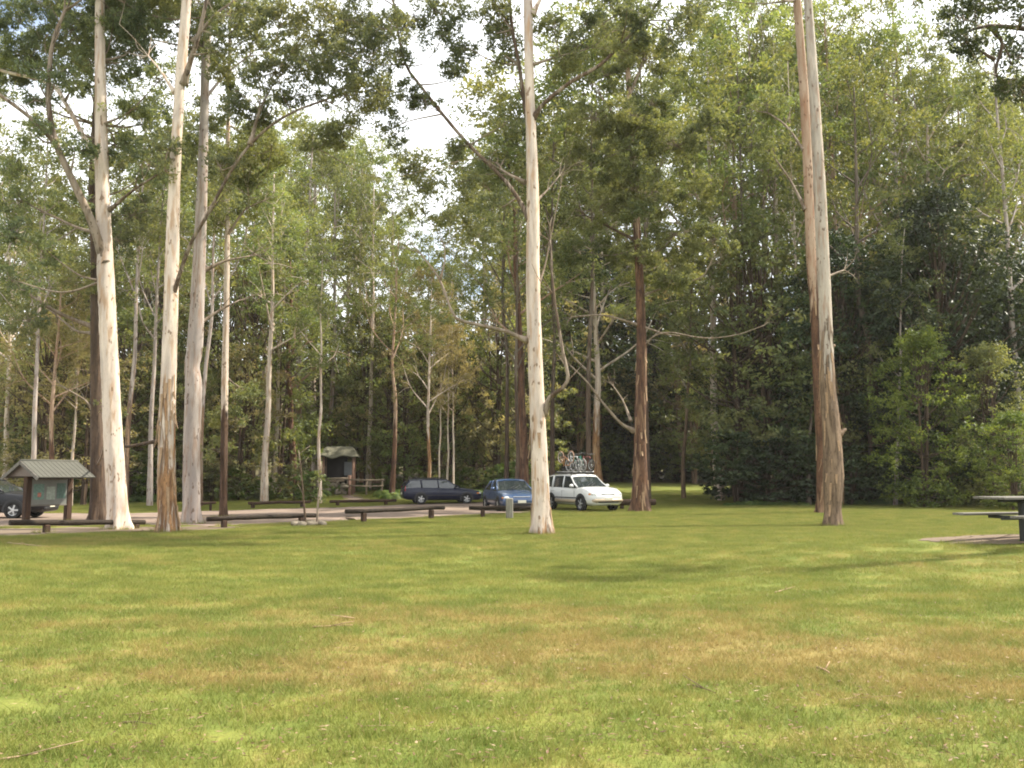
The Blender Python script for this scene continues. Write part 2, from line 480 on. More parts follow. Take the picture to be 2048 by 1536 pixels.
tr = N.new('GeometryNodeTransform'); tr.inputs['Translation'].default_value = (0, 35.2, 0); Lk.new(gr.outputs[0], tr.inputs[0])
m2p = N.new('GeometryNodeMeshToPoints'); Lk.new(tr.outputs[0], m2p.inputs[0])
jit = N.new('FunctionNodeRandomValue'); jit.data_type = 'FLOAT_VECTOR'; jit.inputs[0].default_value = (-.3, -.3, 0); jit.inputs[1].default_value = (.3, .3, 0)
sp = N.new('GeometryNodeSetPosition'); Lk.new(m2p.outputs[0], sp.inputs[0]); Lk.new(jit.outputs[0], sp.inputs['Offset'])
oi = N.new('GeometryNodeObjectInfo'); oi.inputs[0].default_value = GROUND
pos = N.new('GeometryNodeInputPosition'); va = N.new('ShaderNodeVectorMath'); va.operation = 'ADD'; Lk.new(pos.outputs[0], va.inputs[0]); va.inputs[1].default_value = (0, 0, 5)
rc = N.new('GeometryNodeRaycast'); Lk.new(oi.outputs['Geometry'], rc.inputs['Target Geometry']); Lk.new(va.outputs[0], rc.inputs['Source Position'])
rc.inputs['Ray Direction'].default_value = (0, 0, -1); rc.inputs['Ray Length'].default_value = 20
sp2 = N.new('GeometryNodeSetPosition'); Lk.new(sp.outputs[0], sp2.inputs[0]); Lk.new(rc.outputs['Hit Position'], sp2.inputs['Position'])
pos2 = N.new('GeometryNodeInputPosition'); sx = N.new('ShaderNodeSeparateXYZ'); Lk.new(pos2.outputs[0], sx.inputs[0])
mr = N.new('ShaderNodeMapRange'); Lk.new(sx.outputs[1], mr.inputs[0]); mr.inputs[1].default_value = 62; mr.inputs[2].default_value = 68; mr.inputs[3].default_value = 1.0; mr.inputs[4].default_value = 0.0
rv = N.new('FunctionNodeRandomValue'); rv.data_type = 'FLOAT'
cmp_ = N.new('FunctionNodeCompare'); cmp_.data_type = 'FLOAT'; cmp_.operation = 'LESS_THAN'
Lk.new([s for s in rv.outputs if s.enabled][0], cmp_.inputs[0]); Lk.new(mr.outputs[0], cmp_.inputs[1])
rr = N.new('FunctionNodeRandomValue'); rr.data_type = 'FLOAT_VECTOR'; rr.inputs[0].default_value = (0, 0, 0); rr.inputs[1].default_value = (0, 0, 6.28); rr.inputs['Seed'].default_value = 4
iop = N.new('GeometryNodeInstanceOnPoints'); Lk.new(sp2.outputs[0], iop.inputs['Points']); Lk.new(gi.outputs[0], iop.inputs['Instance'])
jn = N.new('GeometryNodeJoinGeometry')
for so_ in SHEETS:
    q_ = N.new('GeometryNodeObjectInfo'); q_.inputs[0].default_value = so_; Lk.new(q_.outputs['Geometry'], jn.inputs[0])
rc2 = N.new('GeometryNodeRaycast'); Lk.new(jn.outputs[0], rc2.inputs['Target Geometry']); Lk.new(va.outputs[0], rc2.inputs['Source Position'])
rc2.inputs['Ray Direction'].default_value = (0, 0, -1); rc2.inputs['Ray Length'].default_value = 20
va2 = N.new('ShaderNodeVectorMath'); va2.operation = 'ADD'; Lk.new(pos2.outputs[0], va2.inputs[0]); va2.inputs[1].default_value = (0, 0, 5); Lk.new(va2.outputs[0], rc2.inputs['Source Position'])
ab = N.new('ShaderNodeMath'); ab.operation = 'ABSOLUTE'; Lk.new(sx.outputs[0], ab.inputs[0])
mm = N.new('ShaderNodeMath'); mm.operation = 'MULTIPLY_ADD'; Lk.new(sx.outputs[1], mm.inputs[0]); mm.inputs[1].default_value = .62; mm.inputs[2].default_value = 2.5
inw = N.new('FunctionNodeCompare'); inw.data_type = 'FLOAT'; inw.operation = 'LESS_THAN'; Lk.new(ab.outputs[0], inw.inputs[0]); Lk.new(mm.outputs[0], inw.inputs[1])
nh = N.new('FunctionNodeBooleanMath'); nh.operation = 'NOT'; Lk.new(rc2.outputs['Is Hit'], nh.inputs[0])
a1 = N.new('FunctionNodeBooleanMath'); a1.operation = 'AND'; Lk.new(nh.outputs[0], a1.inputs[0]); Lk.new(inw.outputs[0], a1.inputs[1])
a2 = N.new('FunctionNodeBooleanMath'); a2.operation = 'AND'; Lk.new(a1.outputs[0], a2.inputs[0]); Lk.new(cmp_.outputs[0], a2.inputs[1])
Lk.new(a2.outputs[0], iop.inputs['Selection']); Lk.new(rr.outputs[0], iop.inputs['Rotation'])
Lk.new(iop.outputs[0], go.inputs[0])
md = grass.modifiers.new('scatter', 'NODES'); md.node_group = ng


# ------------------------------------------------------------------ near trees, each built to its own shape
def near_tree(name, label, base, trunk, bark, limbs, blobs, leaf, top=None, dY=0.0, rough=None, crown_top=0, leafsize=(.135, .046), cat='tree', grp=None, dens=1.0, wk=.87, strips=()):
    g = G(*base); Y0 = g[1]
    root = empty(name, (g[0], g[1], float(tz(g[0], g[1]))), 0, label, cat, grp)
    L0 = np.array(root.location)
    P, r = [], []
    for px, py, w in trunk:
        p = at(px, py, Y0 + dY * (base[1] - py) / 1000); P.append(p); r.append(w * wk / 2 / F * Y0)
    P[0][2] = L0[2] + .05
    P = np.array(P); r = np.array(r)
    # root flare
    P = np.vstack([P[0] - [0, 0, .3], P[0], P[0] + (P[1] - P[0]) * min(.5, .45 / max(.6, P[1][2] - P[0][2])), P[1:]])
    r = np.concatenate([[r[0] * 1.30, r[0] * 1.16], [r[0] * .97], r[1:]])
    if top:
        d = unit(P[-1] - P[-2]); d = unit(d * np.array([.6, .6, 1]) + [0, 0, .4]); Lx = top - P[-1][2]
        P = np.vstack([P, P[-1] + d * Lx * .5, P[-1] + d * Lx]); r = np.concatenate([r, [r[-1] * .65, .03]])
    if rough is None: rg = np.zeros(len(P))
    elif callable(rough): rg = np.array([rough(z - L0[2]) for z in P[:, 2]])
    else: rg = np.full(len(P), rough)
    t = MB(); t.tube(P, r, 20, 0, .018, rg, .16, True, .07, None, .5)
    t.build('trunk', M[bark], root, None).matrix_parent_inverse.identity()
    root.children[0].data.transform(mat_t(-L0))
    if strips:
        sb = MB()
        for q in range(strips[0]):
            z0 = L0[2] + R.uniform(strips[1], strips[2]); a_ = R.uniform(-PI * 1.05, .05); Ls = R.uniform(.2, .8); wd = R.uniform(.015, .05); cu = R.uniform(.01, .10)
            V = []
            for k in range(6):
                z = z0 - Ls * k / 5; c_ = np.array([np.interp(z, P[:, 2], P[:, 0]), np.interp(z, P[:, 2], P[:, 1])]); rr_ = np.interp(z, P[:, 2], r) * 1.06 + .006 + cu * (k / 5) ** 2
                for e_ in (-1, 1):
                    a2_ = a_ + e_ * wd / rr_ * (1 - .5 * k / 5); V.append((c_[0] + math.cos(a2_) * rr_, c_[1] + math.sin(a2_) * rr_, z))
            V = np.array(V); V2 = V * 1; V2[:, :2] += np.array([math.cos(a_), math.sin(a_)]) * .008
            Fq = [(2 * k, 2 * k + 1, 2 * k + 3, 2 * k + 2) for k in range(5)]
            sb.add(np.vstack([V, V2]), Fq + [tuple(v + 12 for v in f[::-1]) for f in Fq] + [(2 * k, 2 * k + 2, 2 * k + 14, 2 * k + 12) for k in range(5)] + [(2 * k + 1, 2 * k + 13, 2 * k + 15, 2 * k + 3) for k in range(5)])
        q = sb.build('peeling_bark', M['barkstrip'], root); q.data.transform(mat_t(-L0)); q['kind'] = 'stuff'
    nodes = [(p, rr) for p, rr in zip(P[3:], r[3:])]
    for lm in limbs:
        pts = [at(q[0], q[1], Y0 + dY * (base[1] - q[1]) / 1000 + (q[2] if len(q) > 2 else 0)) for q in lm['p']]
        ra = np.linspace(lm['w'][0], lm['w'][1], len(pts)) / 2 / F * Y0
        pts = np.array(pts); kk = min(.5, .28 / np.linalg.norm(pts[1] - pts[0]))
        P_ = np.vstack([pts[:1], pts[:1] + (pts[1] - pts[0]) * kk, pts[1:]]); r_ = np.concatenate([[ra[0] * 2.0], [ra[0] * 1.18], ra[1:]])
        bb = MB(); bb.tube(P_, r_, 9, 0, .04, lm.get('r', 0.0), .2, True, .06)
        if lm.get('tw', 3):
            dl = unit(pts[-1] - pts[-2])
            for q in range(3):
                d = unit(dl + R.normal(0, .45, 3)); l_ = R.uniform(.5, 1.1); m_ = pts[-1] + d * l_ * .5; e_ = m_ + unit(d + R.normal(0, .5, 3)) * l_ * .5
                bb.tube([pts[-1] - dl * .05, m_, e_], [ra[-1] * .8, ra[-1] * .5, .004], 5, 0, 0, lm.get('r', 0.0), .2, False)
                e2 = m_ + unit(d + R.normal(0, .8, 3)) * l_ * .4; bb.tube([m_, (m_ + e2) / 2 + R.normal(0, .03, 3), e2], [ra[-1] * .4, ra[-1] * .3, .003], 4, 0, 0, 0, 0, False)
        # twigs off the limb
        for q in range(lm.get('tw', 3)):
            k = R.integers(1, len(pts)); p0 = pts[k]; d = unit(pts[k] - pts[k - 1]) + R.normal(0, .6, 3) + [0, 0, .25]
            l_ = R.uniform(.5, 1.3); p1 = p0 + unit(d) * l_ * .5; p2 = p1 + unit(d + R.normal(0, .5, 3)) * l_ * .5
            bb.tube([p0, p1, p2], [ra[k] * .5, ra[k] * .3, .006], 5, 0, 0, lm.get('r', 0.0), .2, False)
            nodes.append((p2, .02))
        o = bb.build('limb', M[lm.get('m', bark)], root); o.data.transform(mat_t(-L0))
        nodes += list(zip(pts[1:], ra[1:]))
    lv, tw = [], MB()
    NP = np.array([p for p, _ in nodes])
    bl = []
    for bq in blobs:
        px, py, rx, ry = bq[:4]; dy = bq[4] if len(bq) > 4 else R.uniform(-1.2, 1.2); de = bq[5] if len(bq) > 5 else 1.0
        c_ = at(px, py, Y0 + dY * (base[1] - py) / 1000 + dy); s_ = (Y0 + dy) / F
        bl.append((c_, np.array([rx * s_, (rx + ry) * .45 * s_, ry * s_]), de))
    if crown_top:
        zt = P[-1][2]
        for q in range(crown_top):
            a_ = R.uniform(0, 2 * PI); rr_ = R.uniform(.5, 4.2); z_ = R.uniform(zt - 8, zt + 1.0)
            base_p = P[-1] if z_ > P[-2][2] else P[-2]
            bl.append((np.array([base_p[0] + math.cos(a_) * rr_, base_p[1] + math.sin(a_) * rr_, z_]), np.array([1.3, 1.3, .9]) * R.uniform(.7, 1.2), .8))
    for c_, ra, de in bl:
        d = np.linalg.norm((NP - c_) * [1, 1, 1.0], axis=1) + np.maximum(0, NP[:, 2] - c_[2]) * 1.5
        k = int(np.argmin(d)); p0, r0 = nodes[k]
        midp = (p0 + c_) / 2 + [0, 0, -.12 * np.linalg.norm(c_ - p0)] + R.normal(0, .12, 3)
        r0 = min(r0 * .6, .045); tw.tube([p0, midp, c_], [r0, r0 * .6, .014], 6, 0, 0, 0, .3, False)
        vol = ra[0] * ra[1] * ra[2]; nc = max(5, int(19 * vol ** .6 * de))
        for q in range(nc):
            cc = c_ + unit(R.normal(0, 1, 3)) * R.uniform(.25, 1.0) ** .6 * ra
            tw.tube([c_ + R.normal(0, .05, 3), (c_ + cc) / 2 + R.normal(0, .08, 3), cc], [.012, .009, .004], 4, 0, 0, 0, 0, False)
            rc_ = R.uniform(.28, .48); nl = int(R.integers(105, 190) * dens)
            lv.append(clump_pts(cc, (rc_, rc_, rc_ * .75), nl))
    if lv:
        tw.add(*leaf_quads(np.concatenate(lv), leafsize[0], leafsize[1], .7), 1)
        o = tw.build('crown', [M['limb'], M[leaf]], root); o.data.transform(mat_t(-L0))
    return root


from mathutils import Matrix
def mat_t(v): return Matrix.Translation(Vector([float(q) for q in v]))


near_tree('white_gum', 'tall smooth white gum beside the noticeboard shelter, cream bark with a clean foot', (238, 1058),
          [(238, 1058, 46), (228, 900, 41), (221, 760, 38), (212, 560, 36), (205, 400, 31), (202, 250, 27), (200, 120, 23), (200, -20, 20)], 'gum',
          [dict(p=[(210, 525), (182, 440, -.4), (140, 350, -.8), (112, 285, -1), (97, 200, -1.1), (105, 90, -1.2), (130, 20, -1.2)], w=(17, 6), m='limb', r=.3),
           dict(p=[(112, 285, -1), (60, 235, -1.3), (0, 190, -1.6), (-40, 160, -1.7)], w=(9, 5), m='limb', r=.3),
           dict(p=[(203, 340), (165, 270, .5), (130, 205, .8), (95, 165, 1.0), (0, 140, 1.2), (-60, 110, 1.3)], w=(12, 5), m='gum'),
           dict(p=[(140, 225, .7), (110, 160, .9), (90, 100, 1.0)], w=(6, 3), m='gum'),
           dict(p=[(205, 470), (155, 455, .4), (90, 425, .9), (60, 410, 1)], w=(7, 4), m='limb'),
           dict(p=[(219, 420), (270, 378, -.5), (330, 340, -.9)], w=(7, 3), m='limb', r=.5)],
          [(40, 40, 80, 45), (60, 110, 60, 40, .8), (290, 60, 60, 50), (320, 160, 50, 45), (230, 290, 45, 40), (140, 60, 80, 50), (230, 30, 70, 45), (110, 150, 55, 40, -1), (30, 105, 60, 30), (210, 130, 60, 55), (275, 110, 60, 50), (270, 215, 50, 50),
           (60, 260, 45, 30, -1.2), (305, 245, 40, 40), (40, 400, 60, 40), (15, 470, 50, 45), (120, 400, 55, 35), (300, 330, 50, 35), (20, 330, 50, 30), (150, 300, 40, 30), (250, 300, 45, 35), (70, 200, 45, 30), (90, 500, 55, 35), (165, 165, 40, 30), (-30, 60, 60, 50), (25, 560, 45, 30)],
          'leaf_near', top=24, crown_top=26)
near_tree('peeling_gum', 'white gum with orange bark peeling off its lower trunk, right of the clean white gum', (336, 1064),
          [(336, 1064, 44), (333, 960, 42), (335, 820, 37), (341, 650, 34), (345, 500, 32), (350, 350, 26), (358, 200, 24), (365, 100, 25), (374, -20, 23)], 'gum',
          [dict(p=[(341, 612, .05), (362, 540, -.3), (385, 480, -.6), (412, 435, -.8), (470, 330, -1.1), (525, 265, -1.3), (585, 225, -1.5), (650, 200, -1.6)], w=(8.5, 4), m='limb', r=.5),
           dict(p=[(366, 170), (385, 110, -.3), (400, 60, -.5), (415, -10, -.6)], w=(11, 7), m='limb', r=.4),
           dict(p=[(385, 85, -.4), (430, 30, -.6), (470, 0, -.6)], w=(7, 3), m='limb', r=.3),
           dict(p=[(349, 185), (320, 140, .2), (295, 110, .4)], w=(6, 3)),
           dict(p=[(338, 878), (295, 886, .2), (262, 892, .4), (250, 893, .4)], w=(8, 6), m='dark', r=.8, tw=0),
           dict(p=[(500, 290, -1.2), (520, 220, -1.2), (545, 170, -1.1)], w=(7, 3), m='limb', r=.4)],
          [(560, 50, 85, 60, -1.4), (660, 40, 90, 55, -1.6), (620, 120, 90, 55, -1.5), (720, 120, 75, 60, -1.8), (540, 150, 70, 40, -1.2), (690, 195, 65, 35, -1.6),
           (520, 235, 50, 35, -1), (600, 190, 55, 28, -1.4), (450, 100, 50, 60, -.5), (480, 40, 60, 45), (335, 300, 40, 45, -.4), (440, 330, 50, 45, -.6), (470, 200, 50, 40), (780, 60, 45, 45, -1.8), (770, 180, 40, 40, -1.8)],
          'leaf_near', top=25, crown_top=26, rough=lambda z: float(np.interp(z, [0, 1.6, 2.8, 3.6, 5.5, 6.5, 8], [.62, .60, .45, .22, .05, .30, .12])), strips=(30, .2, 4.5))
near_tree('grey_gum', 'pinkish grey gum with a kink and dark scar half way up, beside the peeling gum', (382, 1048),
          [(382, 1048, 40), (383, 900, 37), (387, 775, 37), (384, 735, 33), (390, 690, 35), (397, 560, 30), (403, 420, 25), (408, 250, 20), (412, 100, 19), (420, -20, 17)], 'grey',
          [dict(p=[(400, 545), (450, 522, .3), (500, 512, .6)], w=(7, 3), m='limb', r=.3), dict(p=[(395, 650), (440, 620, .3), (480, 600, .5)], w=(6, 3), m='limb'),
           dict(p=[(408, 200), (450, 150, .3), (500, 110, .6)], w=(6, 3), m='grey')],
          [(425, 230, 45, 40, .5), (405, 330, 45, 35, .6), (440, 400, 40, 30, .6), (500, 100, 50, 40, .8)], 'leaf_near', top=24, crown_top=22)
near_tree('ironbark', 'dark rough barked trunk standing close behind the clean white gum', (195, 1040),
          [(196, 1040, 34), (195, 930, 30), (193, 800, 27), (192, 650, 24), (190, 500, 20), (184, 400, 17), (190, 250, 14)], 'dark',
          [dict(p=[(190, 655), (150, 640), (110, 622, -.5), (60, 590, -.8), (0, 550, -1)], w=(9, 5), m='limb', r=.2), dict(p=[(188, 668), (150, 660, .4), (100, 620, .8)], w=(6, 3), m='limb'),
           dict(p=[(192, 830), (170, 800, -.3), (120, 770, -.7)], w=(5, 2), m='limb')],
          [(150, 560, 50, 35), (60, 640, 55, 40, -1), (215, 800, 18, 40, -4.5), (205, 340, 50, 40), (240, 480, 45, 40)], 'leaf_near', top=19, crown_top=12, rough=1.0, grp=None)
near_tree('slender_gum', 'slender gum, dark footed and white above, behind the second log rail', (447, 1036),
          [(446, 1036, 17), (448, 900, 16), (450, 750, 15), (453, 600, 13), (455, 450, 11), (456, 250, 9), (460, 60, 7)], 'slender',
          [dict(p=[(455, 470), (490, 420), (530, 400)], w=(5, 2), m='limb')],
          [(480, 330, 45, 40), (440, 440, 35, 30), (500, 400, 45, 35), (450, 840, 45, 35, .6, .8), (490, 780, 45, 30, .6, .8), (430, 900, 40, 25, .4, .8)], 'leaf_mid', top=20, crown_top=12, rough=lambda z: 1.0 if z < 2.6 else .35 if z < 4 else 0)
near_tree('white_gum', 'lone white gum in the middle of the lawn edge, with long bent side limbs', (1084, 1068),
          [(1084, 1068, 44), (1081, 960, 40), (1077, 860, 37), (1070, 700, 34), (1066, 560, 33), (1066, 420, 31), (1063, 300, 26), (1059, 180, 23), (1057, 80, 22), (1056, -20, 22)], 'gum',
          [dict(p=[(1060, 440), (1035, 395, .2), (1002, 352, .4), (940, 292, .7), (885, 228, 1.0), (840, 170, 1.2), (812, 130, 1.3), (795, 60, 1.4), (790, 10, 1.4)], w=(9, 5), m='limb', r=.5),
           dict(p=[(1050, 365), (1020, 350, .3), (1003, 340, .4)], w=(6, 5), m='limb'),
           dict(p=[(1062, 240), (1090, 205, -.2), (1140, 165, -.4), (1200, 130, -.6), (1240, 90, -.7), (1290, 40, -.8), (1320, 0, -.8)], w=(9, 5), m='limb', r=.6),
           dict(p=[(1060, 260), (1048, 200, .3), (1038, 130, .4), (1025, 60, .5), (1018, -10, .5)], w=(10, 6), m='limb', r=.6),
           dict(p=[(1064, 130), (1120, 112, .2), (1180, 95, .4), (1230, 60, .5)], w=(5, 2), m='limb'),
           dict(p=[(1070, 405), (1095, 380, .3), (1120, 350, .5)], w=(5, 1.5), m='limb'),
           dict(p=[(1068, 600), (1090, 530, .5), (1100, 480, .7), (1122, 370, .9)], w=(5, 1.5), m='limb'),
           dict(p=[(1086, 830), (1100, 795, -.2), (1135, 762, -.4), (1125, 700, -.4), (1108, 590, -.4), (1100, 480, -.3)], w=(10, 4), m='limb', r=.5),
           dict(p=[(1056, 682), (1010, 662, -.2), (950, 648, -.4), (912, 636, -.5), (895, 600, -.5), (880, 560, -.5), (840, 505, -.5)], w=(8, 3), m='limb', r=.1),
           dict(p=[(880, 560, -.5), (890, 520, -.5), (888, 490, -.5)], w=(3, 2), m='limb'),
           dict(p=[(1064, 30), (1080, 0), (1100, -40)], w=(9, 6))],
          [(890, 70, 55, 35, 1), (960, 35, 60, 35, 1), (830, 30, 60, 40, 1.2), (780, 110, 45, 50, 1.3), (755, 210, 45, 40, 1.2), (780, 260, 40, 45, 1.2), (935, 95, 40, 22, .8), (910, 130, 25, 18, .8, .7),
           (830, 330, 35, 30, 1, .7), (850, 200, 25, 25, 1.1, .7), (905, 440, 40, 30, .8), (940, 360, 40, 28, .6), (960, 470, 35, 25, .6, .8), (990, 400, 35, 30, .5), (920, 300, 25, 18, .7, .7),
           (1110, 50, 40, 35, .3), (1170, 45, 50, 35, .4), (1230, 30, 55, 45, -.6), (1285, 30, 60, 45, -.8), (1340, 60, 60, 50, -.8), (1390, 20, 60, 40, -.8), (1260, 90, 45, 35, -.7), (870, 20, 60, 35, 1), (720, 40, 60, 50, 1.2), (690, 250, 55, 40, 1.3), (640, 300, 45, 35, 1.2), (700, 150, 55, 45, 1.3), (800, 200, 40, 35, 1.2), (720, 70, 60, 50, 1.3), (650, 80, 60, 50, 1.2), (1010, 250, 35, 30, .6),  (1000, 60, 50, 30, .7), (1150, 100, 45, 30, .5), (1120, 130, 35, 22, .5), (1010, 110, 30, 40, .6, .8), (990, 20, 40, 30, .6), (850, 370, 25, 18, .8, .6)],
          'leaf_near', top=30, crown_top=24, rough=lambda z: float(np.interp(z, [0, .35, .7, 3.0, 3.3, 4], [.5, .36, .18, .24, .32, .1])), strips=(8, .1, 3.2))
near_tree('brown_gum', 'stout gum with rough brown lower bark and grey upper trunk, nearer of the leaning pair', (1666, 1052),
          [(1665, 1052, 33), (1666, 950, 41), (1663, 865, 36), (1655, 760, 30), (1652, 660, 26), (1648, 560, 26), (1639, 365, 25), (1628, 180, 21), (1616, 0, 17), (1611, -60, 16)], 'brown',
          [dict(p=[(1678, 868), (1692, 858)], w=(9, 5), m='brown', r=.9, tw=0), dict(p=[(1657, 700), (1670, 690)], w=(8, 4), m='brown', r=.9, tw=0),
           dict(p=[(1640, 560), (1675, 545, .3), (1690, 540, .4)], w=(5, 3), m='limb', tw=1)],
          [], 'leaf_near', top=31, crown_top=18, rough=lambda z: float(np.interp(z, [0, 2.5, 4.2, 5.4, 7, 10, 20], [1.2, .95, .72, .5, .3, .15, .1])), dY=.3, wk=1.0, strips=(26, .3, 6))
near_tree('red_gum', 'slimmer red barked gum touching the stout brown gum, pale only near its top', (1642, 1026),
          [(1646, 1026, 25), (1645, 900, 24), (1638, 760, 24), (1632, 620, 23), (1624, 530, 22), (1617, 365, 19), (1608, 180, 18), (1594, 0, 16), (1589, -60, 15)], 'red',
          [dict(p=[(1611, 420), (1580, 360, .5), (1545, 310, .8)], w=(6, 3), m='limb', r=.3), dict(p=[(1608, 300), (1570, 250, .5), (1535, 225, .8)], w=(5, 3), m='limb')],
          [(1545, 300, 45, 35, 1), (1530, 210, 50, 35, 1)], 'leaf_mid', top=30, crown_top=14, rough=lambda z: float(np.interp(z, [0, 7, 9, 12, 20], [.95, .8, .6, .15, .1])), wk=1.0, strips=(10, 1, 9))
near_tree('stringybark', 'reddish brown stringybark with a peeled orange foot, right of the white wagon with bicycles', (1280, 1023),
          [(1280, 1023, 40), (1281, 940, 32), (1280, 860, 27), (1283, 740, 25), (1282, 640, 22), (1276, 500, 18), (1268, 380, 16), (1262, 260, 13), (1255, 130, 10)], 'red',
          [dict(p=[(1290, 690), (1308, 672, -.3), (1340, 665, -.5), (1390, 674, -.6), (1430, 676, -.6), (1480, 668, -.7), (1530, 650, -.8)], w=(4, 1.8), m='limb'),
           dict(p=[(1276, 650), (1235, 637, -.4), (1200, 630, -.6), (1142, 634, -.8)], w=(5, 3), m='limb'), dict(p=[(1276, 650), (1330, 668, -.3), (1360, 672, -.4)], w=(4, 3), m='limb', tw=0),
           dict(p=[(1268, 862), (1240, 845, -.3), (1205, 805, -.6), (1175, 765, -.8), (1140, 730, -1)], w=(7, 3), m='limb', r=.2),
           dict(p=[(1262, 842), (1245, 800, .4), (1225, 770, .7)], w=(5, 2), m='limb'),
           dict(p=[(1288, 590), (1340, 572, -.3), (1400, 556, -.5), (1418, 532, -.5)], w=(4, 2), m='limb'),
           dict(p=[(1262, 270), (1225, 225), (1200, 190)], w=(6, 3), m='limb'), dict(p=[(1258, 190), (1280, 140), (1290, 100)], w=(6, 3), m='limb'),
           dict(p=[(1270, 480), (1220, 455), (1170, 430)], w=(6, 3), m='limb', r=.6)],
          [(1190, 235, 70, 45), (1300, 200, 70, 50), (1250, 300, 80, 50), (1350, 290, 75, 50), (1160, 330, 65, 45), (1290, 390, 85, 50), (1390, 390, 60, 45), (1190, 420, 70, 45), (1350, 470, 70, 40),
           (1420, 250, 50, 40), (1265, 330, 45, 40, -1.6), (1275, 430, 40, 30, -1.6), (1262, 230, 45, 40, -1.6), (1230, 500, 60, 35), (1290, 120, 70, 40), (1250, 90, 60, 40), (1430, 480, 45, 35), (1210, 150, 45, 35), (1340, 560, 55, 30), (1150, 500, 45, 35)],
          'leaf_mid', top=17, crown_top=8, rough=lambda z: float(np.interp(z, [0, 2, 3, 7, 10, 14], [.85, .66, .75, .9, .8, .4])), leafsize=(.15, .052), dens=1.25, strips=(24, .3, 7))
near_tree('overhanging_tree', 'dark leafy tree hanging its branch into the top right corner', (2400, 1085),
          [(2400, 1085, 60), (2390, 800, 52), (2370, 500, 44), (2350, 250, 34), (2330, 0, 26)], 'brown',
          [dict(p=[(2352, 260), (2230, 130), (2120, 75), (2050, 58), (1975, 52), (1930, 65)], w=(20, 5), m='dark', r=.8), dict(p=[(1985, 53), (2005, 90), (1992, 150), (2040, 175)], w=(8, 4), m='dark', r=.8),
           dict(p=[(1990, 120), (1950, 95), (1915, 72)], w=(5, 3), m='dark', r=.8)],
          [(1920, 35, 40, 35), (1990, 20, 50, 35), (2035, 110, 40, 40), (1930, 80, 28, 22), (2040, 40, 50, 45), (2035, 190, 40, 35), (1950, 10, 40, 25), (2010, 170, 22, 18)],
          'leaf_dark', top=14, crown_top=0, rough=.9, leafsize=(.12, .045), dens=.62)

# ------------------------------------------------------------------ tree kinds for the forest, copied about
def proto_gum(seed, H, cl0, nl, leafn, r0=.26, spread=1.0, rough=0.0, leaf=(.24, .085), rn=None):
    g = np.random.default_rng(seed); t = MB()
    k = 9; zs = np.linspace(0, .93 * H, k); wx = np.cumsum(g.normal(0, .0055 * H, (k, 2)), 0); wx -= wx[0]
    P = np.column_stack([wx, zs]); P[0, 2] = -.4
    r = r0 * (1 - .84 * (zs / zs[-1]) ** .9); r[0] *= 1.25
    rg = np.interp(zs / H, *rough) if isinstance(rough, tuple) else np.full(k, rough)
    t.tube(P, r, 10, 0, .02, rg, .5, True, .06, g)
    cl = []
    for i in range(nl):
        f = cl0 + (.97 - cl0) * (i + g.uniform(0, .8)) / nl; z = f * .93 * H
        p0 = np.array([np.interp(z, zs, P[:, 0]), np.interp(z, zs, P[:, 1]), z]); rr = np.interp(z, zs, r) * .55
        a = i * 2.4 + g.uniform(-.5, .5); L = H * g.uniform(.11, .2) * (1.2 - .75 * (f - cl0) / (1 - cl0)) * spread
        e = g.uniform(.45, .95); d = np.array([math.cos(a) * math.cos(e), math.sin(a) * math.cos(e), math.sin(e)])
        p1 = p0 + d * L * .5 + g.normal(0, .03 * L, 3); p2 = p1 + unit(d + [0, 0, .35] + g.normal(0, .25, 3)) * L * .5
        t.tube([p0, p1, p2], [rr, rr * .65, .02], 6, 0, .02, .25, .6, False, 0, g)
        cl += [p2, p2 + g.normal(0, .03 * H, 3)]
        for q in range(3):
            s_ = p1 if q < 2 else p2; dd = unit(d + g.normal(0, .75, 3)); e_ = s_ + dd * L * g.uniform(.3, .55)
            t.tube([s_, (s_ + e_) / 2 + [0, 0, .04 * L], e_], [rr * .4, rr * .3, .015], 5, 0, 0, .2, .8, False, 0, g); cl.append(e_)
    cl.append(P[-1]); cl.append(P[-1] + [0, 0, .03 * H])
    pts = [clump_pts(c_, np.array([1, 1, .7]) * H * g.uniform(.028, .055), leafn, g) for c_ in cl]
    c = MB(); c.add(*leaf_quads(np.concatenate(pts), leaf[0], leaf[1], .6, g)); return t, c, H


def proto_bushy(seed, H, W, nclump, leafn, z0=.12, leaf=(.2, .085), stems=3, shape=1.0, droop=.35):
    g = np.random.default_rng(seed); t = MB(); pts = []
    for s_ in range(stems):
        a = g.uniform(0, 6.28); l_ = g.uniform(.05, .25) * W
        t.tube([[0.06 * math.cos(a), .06 * math.sin(a), -.3], [math.cos(a) * l_ * .5, math.sin(a) * l_ * .5, H * .4], [math.cos(a) * l_, math.sin(a) * l_, H * .9]],
               [.011 * H, .008 * H, .01], 7, 0, .03, .9, .5, False, 0, g)
    for i in range(nclump):
        f = g.uniform(z0, 1.0); z = f * H
        u = (f - z0) / (1 - z0); rad = W * (math.sin(PI * (u * .86 + .12)) ** .7) * shape
        a = g.uniform(0, 6.28); rr = rad * g.uniform(.15, 1.0) ** .6
        c_ = np.array([math.cos(a) * rr, math.sin(a) * rr, z]); p0 = np.array([0, 0, z * .72])
        if i % 2 == 0: t.tube([p0, (p0 + c_) / 2 + [0, 0, -.03 * H], c_], [.004 * H + .005, .003 * H + .004, .006], 5, 0, 0, .6, .8, False, 0, g)
        pts.append(clump_pts(c_, np.array([1, 1, .6]) * g.uniform(.07, .13) * (H * .5 + W), leafn, g))
    c = MB(); c.add(*leaf_quads(np.concatenate(pts), leaf[0], leaf[1], droop, g)); return t, c, H


